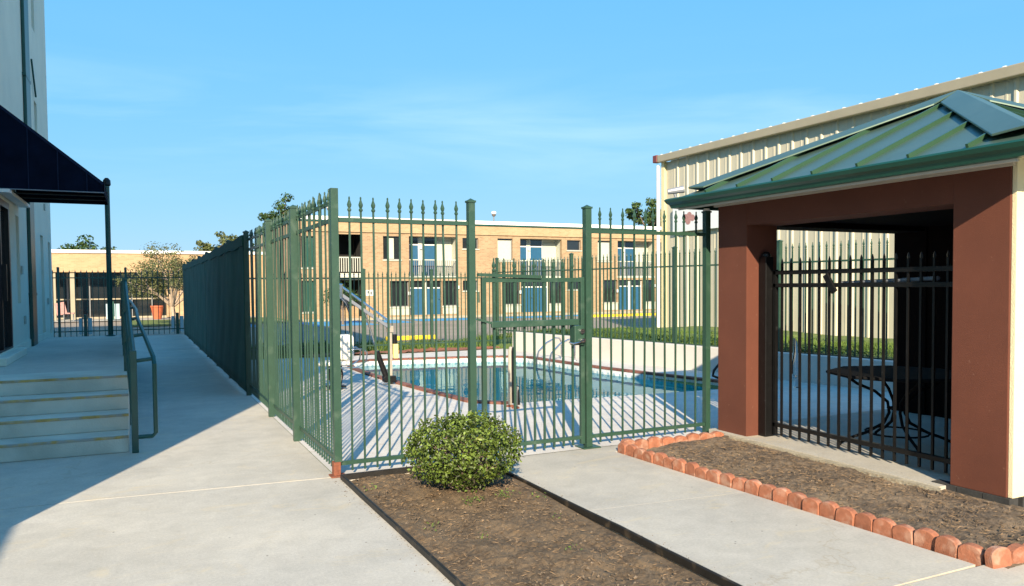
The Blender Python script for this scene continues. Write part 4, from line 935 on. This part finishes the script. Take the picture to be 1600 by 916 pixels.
for k,u in enumerate(units):
    if u+6>38: continue
    window(u+.001,u+.949,3.041,4.279,FYm+.18,'glass_dark',(u+.05,u+.9) if k else (u+.25,u+.62))
    window(u+4.501,u+5.449,3.671,4.269,FYm+.18,'glass_dark')
    yb_=FYm+.75
    MB().box(u+1.30,u+4.27,yb_,yb_+.1,2.13,4.45).box(u+1.30,u+1.40,FYm+.225,yb_,2.13,4.45).box(u+4.17,u+4.27,FYm+.225,yb_,2.13,4.45).build('balcony_back','panel_white',mo)
    door(u+1.46,u+2.16,2.13,4.28,yb_); door(u+2.42,u+3.18,2.13,4.28,yb_)
    MB().box(u+2.20,u+2.36,yb_-.10,yb_-.001,2.13,4.3).build('divider','panel_white',mo)
    MB().box(u+3.25,u+4.10,yb_-.05,yb_-.001,2.13,4.1).build('pale_panel','panel_white',mo)
    for xl,zl in ((u+2.28,3.75),(u+4.2,1.55),(u+1.38,1.25)): MB().box(xl-.05,xl+.05,(yb_-.2 if zl>2 else FYm-.09),(yb_-.101 if zl>2 else FYm-.001),zl-.09,zl+.09).build('wall_lamp','white',mo)
    # balcony railing
    rl=MB().box(u+1.44,u+4.13,FYm+.03,FYm+.08,3.02,3.07).build('balcony_railing','panel_white',mo)
    bb=MB()
    for q in range(24): xq=u+1.5+q*.112; bb.box(xq-.015,xq+.015,FYm+.04,FYm+.07,2.20,3.02)
    bb.box(u+1.44,u+4.13,FYm+.035,FYm+.075,2.17,2.20); bb.build('balusters','rail_grey',rl)
    MB().box(u+1.40,u+4.17,FYm-.03,FYm+.2,2.04,2.149).build('balcony_slab','panel_white',mo)
    # ground floor
    MB().box(u+.30,u+4.3,FYm+.2205,FYm+.31,-.05,1.97).build('lower_infill','brick',mo)
    window(u+.351,u+1.399,.541,1.919,FYm+.215,'glass_dark'); window(u+3.301,u+4.199,.541,1.919,FYm+.215,'glass_dark')
    door(u+1.49,u+2.29,.08,1.92,FYm+.215); door(u+2.42,u+3.22,.08,1.92,FYm+.215)
    MB().box(u+.35,u+1.40,FYm-.012,FYm-.001,.1,.48).build('panel','panel_white',mo); MB().box(u+3.3,u+4.2,FYm-.012,FYm-.001,.1,.48).build('panel','panel_white',mo)
    window(u+4.501,u+5.399,1.351,1.919,FYm+.18,'glass_dark')
for (x0,x1,z0,z1) in ((7.45,8.1,.35,1.95),(7.45,8.1,2.6,4.2)): window(x0,x1,z0,z1,FYm+.18,'green_dark')
MB().box(8.88,10.58,FYm+1.9,FYm+1.95,-.05,4.45).box(10.6,10.65,FYm+.23,FYm+1.9,-.05,4.45).box(8.82,8.87,FYm+.23,FYm+1.9,-.05,4.45).build('stairwell','dark',mo)
rl=MB().box(8.92,10.5,FYm+.03,FYm+.08,3.11,3.17).build('balcony_railing','panel_white',mo); bb=MB()
for q in range(13): xq=9.0+q*.12; bb.box(xq-.02,xq+.02,FYm+.04,FYm+.07,2.40,3.11)
bb.build('balusters','panel_white',rl)
MB().box(8.8,10.7,FYm-.03,FYm+.2,2.08,2.32).build('balcony_slab','panel_white',mo)
MB().prism([(9.3,FYm+1.0),(10.6,FYm+1.0),(10.6,FYm+1.8),(9.3,FYm+1.8)],.0,.6).build('stair_block','brick',mo)
# number plate: 45-like block drawn as flat print on a plaque
pq=MB().box(10.72,11.12,FYm-.03,FYm-.001,1.15,1.45).build('plaque','white',mo)
MB().box(10.78,10.90,FYm-.034,FYm-.0305,1.27,1.40).box(10.94,11.06,FYm-.034,FYm-.0305,1.20,1.38).build('lettering','rail_grey',pq)
# globe roof lights on short posts
def roof_light(x,y,label):
    o=thing('roof_light',(x,y,5.2),label,'light','dome lights on the motel roof')
    MB().tube([(x,y,5.0),(x,y,5.72)],.035,8).build('stem','rail_grey',o)
    MB().lathe(x,y,[(.07,5.70),(.14,5.75),(.155,5.81),(.12,5.88),(.04,5.91)],12).build('dome','white',o,smooth=True)
    MB().lathe(x,y,[(.06,5.60),(.11,5.66),(.12,5.71)],12).build('fitting','bark',o)
roof_light(18.55,FYm+1,'dome light on the motel roof near the middle of the roofline'); roof_light(9.1,FYm+1,'dome light on the motel roof just right of the corner fence post')

# ------------------------------------------------------------------ storefront building far left
sb=thing('storefront_building',(-3,46,0),'low tan brick building with dark storefront windows beyond the cross fence','building')
MB().box(-14,9.0,46,51.4,2.5,3.50).build('fascia_wall','brick_l',sb)
MB().box(-14.06,9.06,45.92,51.42,3.50,3.66).build('parapet_cap','light_cap',sb)
MB().box(1.45,9.0,46.01,51.4,-.06,2.5).build('wall','brick_l',sb)
MB().box(-14,1.45,47.6,51.4,-.06,2.5).build('back_wall','dark',sb)
gl=MB().box(-14,1.45,47.5,47.55,.1,2.5).build('storefront','glass_dark',sb)
mu=MB()
for k in range(14): x=-11.5+k*1.02; MB().box(x-.04,x+.04,47.40,47.499,.1,2.48).build('mullion','rail_grey',gl)
MB().box(-14,1.45,47.41,47.498,1.03,1.10).build('transom_bar','tan_trim',gl)
MB().box(-14,1.45,47.40,47.6,-.04,.1).build('sill','kerb',gl)
for x in (-3.05,-3.9): MB().box(x-.12,x+.12,46.1,46.35,-.02,2.5).build('column','tan_trim',sb)
pt=MB().lathe(.92,44.4,[(.20,.02),(.30,.62),(.33,.64),(.33,.72),(.27,.72)],16).build('planter_pot','pot',smooth=True); tag(pt,'round terracotta pot standing before the storefront','pot')
def bench(x,y,lab):
    o=thing('red_chair',(x,y,0),lab,'chair')
    MB().box(x-.25,x+.25,y-.25,y+.2,.38,.44).build('seat','sign_red',o,bevel=.01); MB().bar((x-.28,y,.35),(x-.40,y,.95),.45,.05,up=(0,1,0)).build('backrest','sign_red',o)
    for dx in (-.2,.2):
        for dy in (-.2,.15): MB().box(x+dx-.02,x+dx+.02,y+dy-.02,y+dy+.02,0,.38).build('leg','rail_grey',o)
bench(-3.1,44.3,'red outdoor chair by the storefront at the building corner')
bx_=[(-1.62,30.2,.0,.40,.62,'pale blue sign board pair on a short post beyond the cross fence, left one'),(-1.15,44.6,.0,.62,.85,'pale blue board standing by the storefront behind the tall pole'),(1.28,30.2,.0,.40,.62,'pale blue sign board pair on a short post beside the windscreen end')]
for (x,y,z,w_,h_,lab) in bx_:
    o=thing('blue_board',(x,y,z),lab,'board','pale blue boards before the storefront')
    MB().box(x-w_/2,x-.08,y-.02,y+.02,.06,h_).build('panel','bluegrey',o); MB().box(x+.08,x+w_/2,y-.02,y+.02,.06,h_).build('panel','bluegrey',o)
    MB().box(x-.05,x+.05,y-.05,y+.05,-.02,h_+.12).build('post','green_dark',o)

# ------------------------------------------------------------------ trees
def tree(name,loc,H,R,nleaf,label,leaf='leaf',bark='bark',trunk_h=.45,sz=.16,spread=1.0,nl=7,flat=.75,group=None,clump=.28,multi=False):
    o=thing(name,loc,label,'tree',group); x0,y0,z0=loc; rr=random.Random(hash((round(x0),round(y0)))%999)
    tb_=MB(); cl_=[]
    base=Vector(loc); fork=base+Vector((rr.gauss(0,.05)*H*.2,0,H*trunk_h)); tr=H*.028
    if not multi: tb_.tube([base-Vector((0,0,.1)),base+(fork-base)*.5+Vector((rr.gauss(0,.03)*H*.3,0,0)),fork],[tr*1.3,tr,tr*.8],8)
    for k in range(nl):
        a=2*pi*k/nl+rr.uniform(-.4,.4); e=rr.uniform(.25,1.25); L=rr.uniform(.6,1)
        tip=fork+Vector((cos(a)*cos(e)*R*L*spread,sin(a)*cos(e)*R*L*spread,sin(e)*(H*(1-trunk_h))*.8*L+.05*H))
        st_=fork if not multi else base+Vector((rr.gauss(0,.05),rr.gauss(0,.05),0))
        md=st_+(tip-st_)*.5+Vector((rr.gauss(0,.06)*R,rr.gauss(0,.06)*R,rr.uniform(0,.08)*H))
        tb_.tube([st_,md,tip],[tr*.6,tr*.4,tr*.15],6); cl_.append((tip,1)); cl_.append((md+(tip-md)*.5,.8))
        for q in range(3):
            c=md+(tip-md)*rr.random(); t2=c+Vector((rr.gauss(0,.3)*R,rr.gauss(0,.3)*R,rr.uniform(0,.18)*H)); tb_.tube([c,t2],[tr*.2,tr*.08],5); cl_.append((t2,.75))
    cl_.append((fork+Vector((0,0,H*(1-trunk_h)*.8)),1))
    tb_.build('trunk',bark,o)
    pts=[];nr=[]; per=nleaf//len(cl_)
    for c,s in cl_:
        d=rng.normal(size=(per,3)); d/=np.linalg.norm(d,axis=1)[:,None]; r=R*clump*s*rng.uniform(.25,1.08,per)**.6*(1+.25*rr.gauss(0,1)*.5)
        pts.append(np.array(c)+d*r[:,None]*np.array([1,1,flat])); nr.append(d+np.array([0,0,.4]))
    V,Fc=leaf_cloud(np.concatenate(pts),np.concatenate(nr),sz,.5,.2,.6); np_mesh('crown',V,Fc,leaf,o,'stuff')
    return o
tree('shade_tree',(9.75,60,0),8.3,1.05,3600,'dark green tree top rising behind the fence corner left of the tall post','leaf',sz=.20,clump=.62)
tree('shade_tree',(9.6,63,0),6.9,1.5,2600,'small dark tree crown lower left of the taller one above the side fence','leaf',sz=.24,clump=.4)
tree('shade_tree',(6.1,66,0),6.6,2.0,2600,'thin light green tree above the end of the low brick roof','leaf_light',sz=.24,clump=.28)
tree('shade_tree',(-3.9,70,0),5.6,2.0,2200,'small green tree crown above the left part of the low brick roof','leaf',sz=.26,clump=.4)
tree('shade_tree',(33.8,46.5,0),8.6,1.9,3200,'loose green tree showing between the motel and the metal building','leaf',sz=.22,clump=.27)
tree('crape_myrtle',(1.42,38,0),3.9,2.3,8500,'spreading pale-barked tree with sparse olive leaves beyond the cross fence','leaf_olive','bark_pale',trunk_h=.20,sz=.09,spread=.95,nl=11,clump=.24)
tree('shrub',(8.05,33.5,0),2.0,.7,1800,'green shrub in the car park seen through the open side pickets','leaf','bark',trunk_h=.3,sz=.09,clump=.5)
# distant wood line
wp=[]
for k in range(900):
    x=random.uniform(-160,260); y=random.uniform(150,175); 
    for _ in range(14): wp.append((x+random.gauss(0,2),y,abs(random.gauss(2.5,1.6))))
wp=np.array(wp); V,Fc=leaf_cloud(wp,np.tile([0,-1.,.5],(len(wp),1)),1.6,.8,.2,.8); np_mesh('distant_wood',V,Fc,'leaf',None,'stuff')
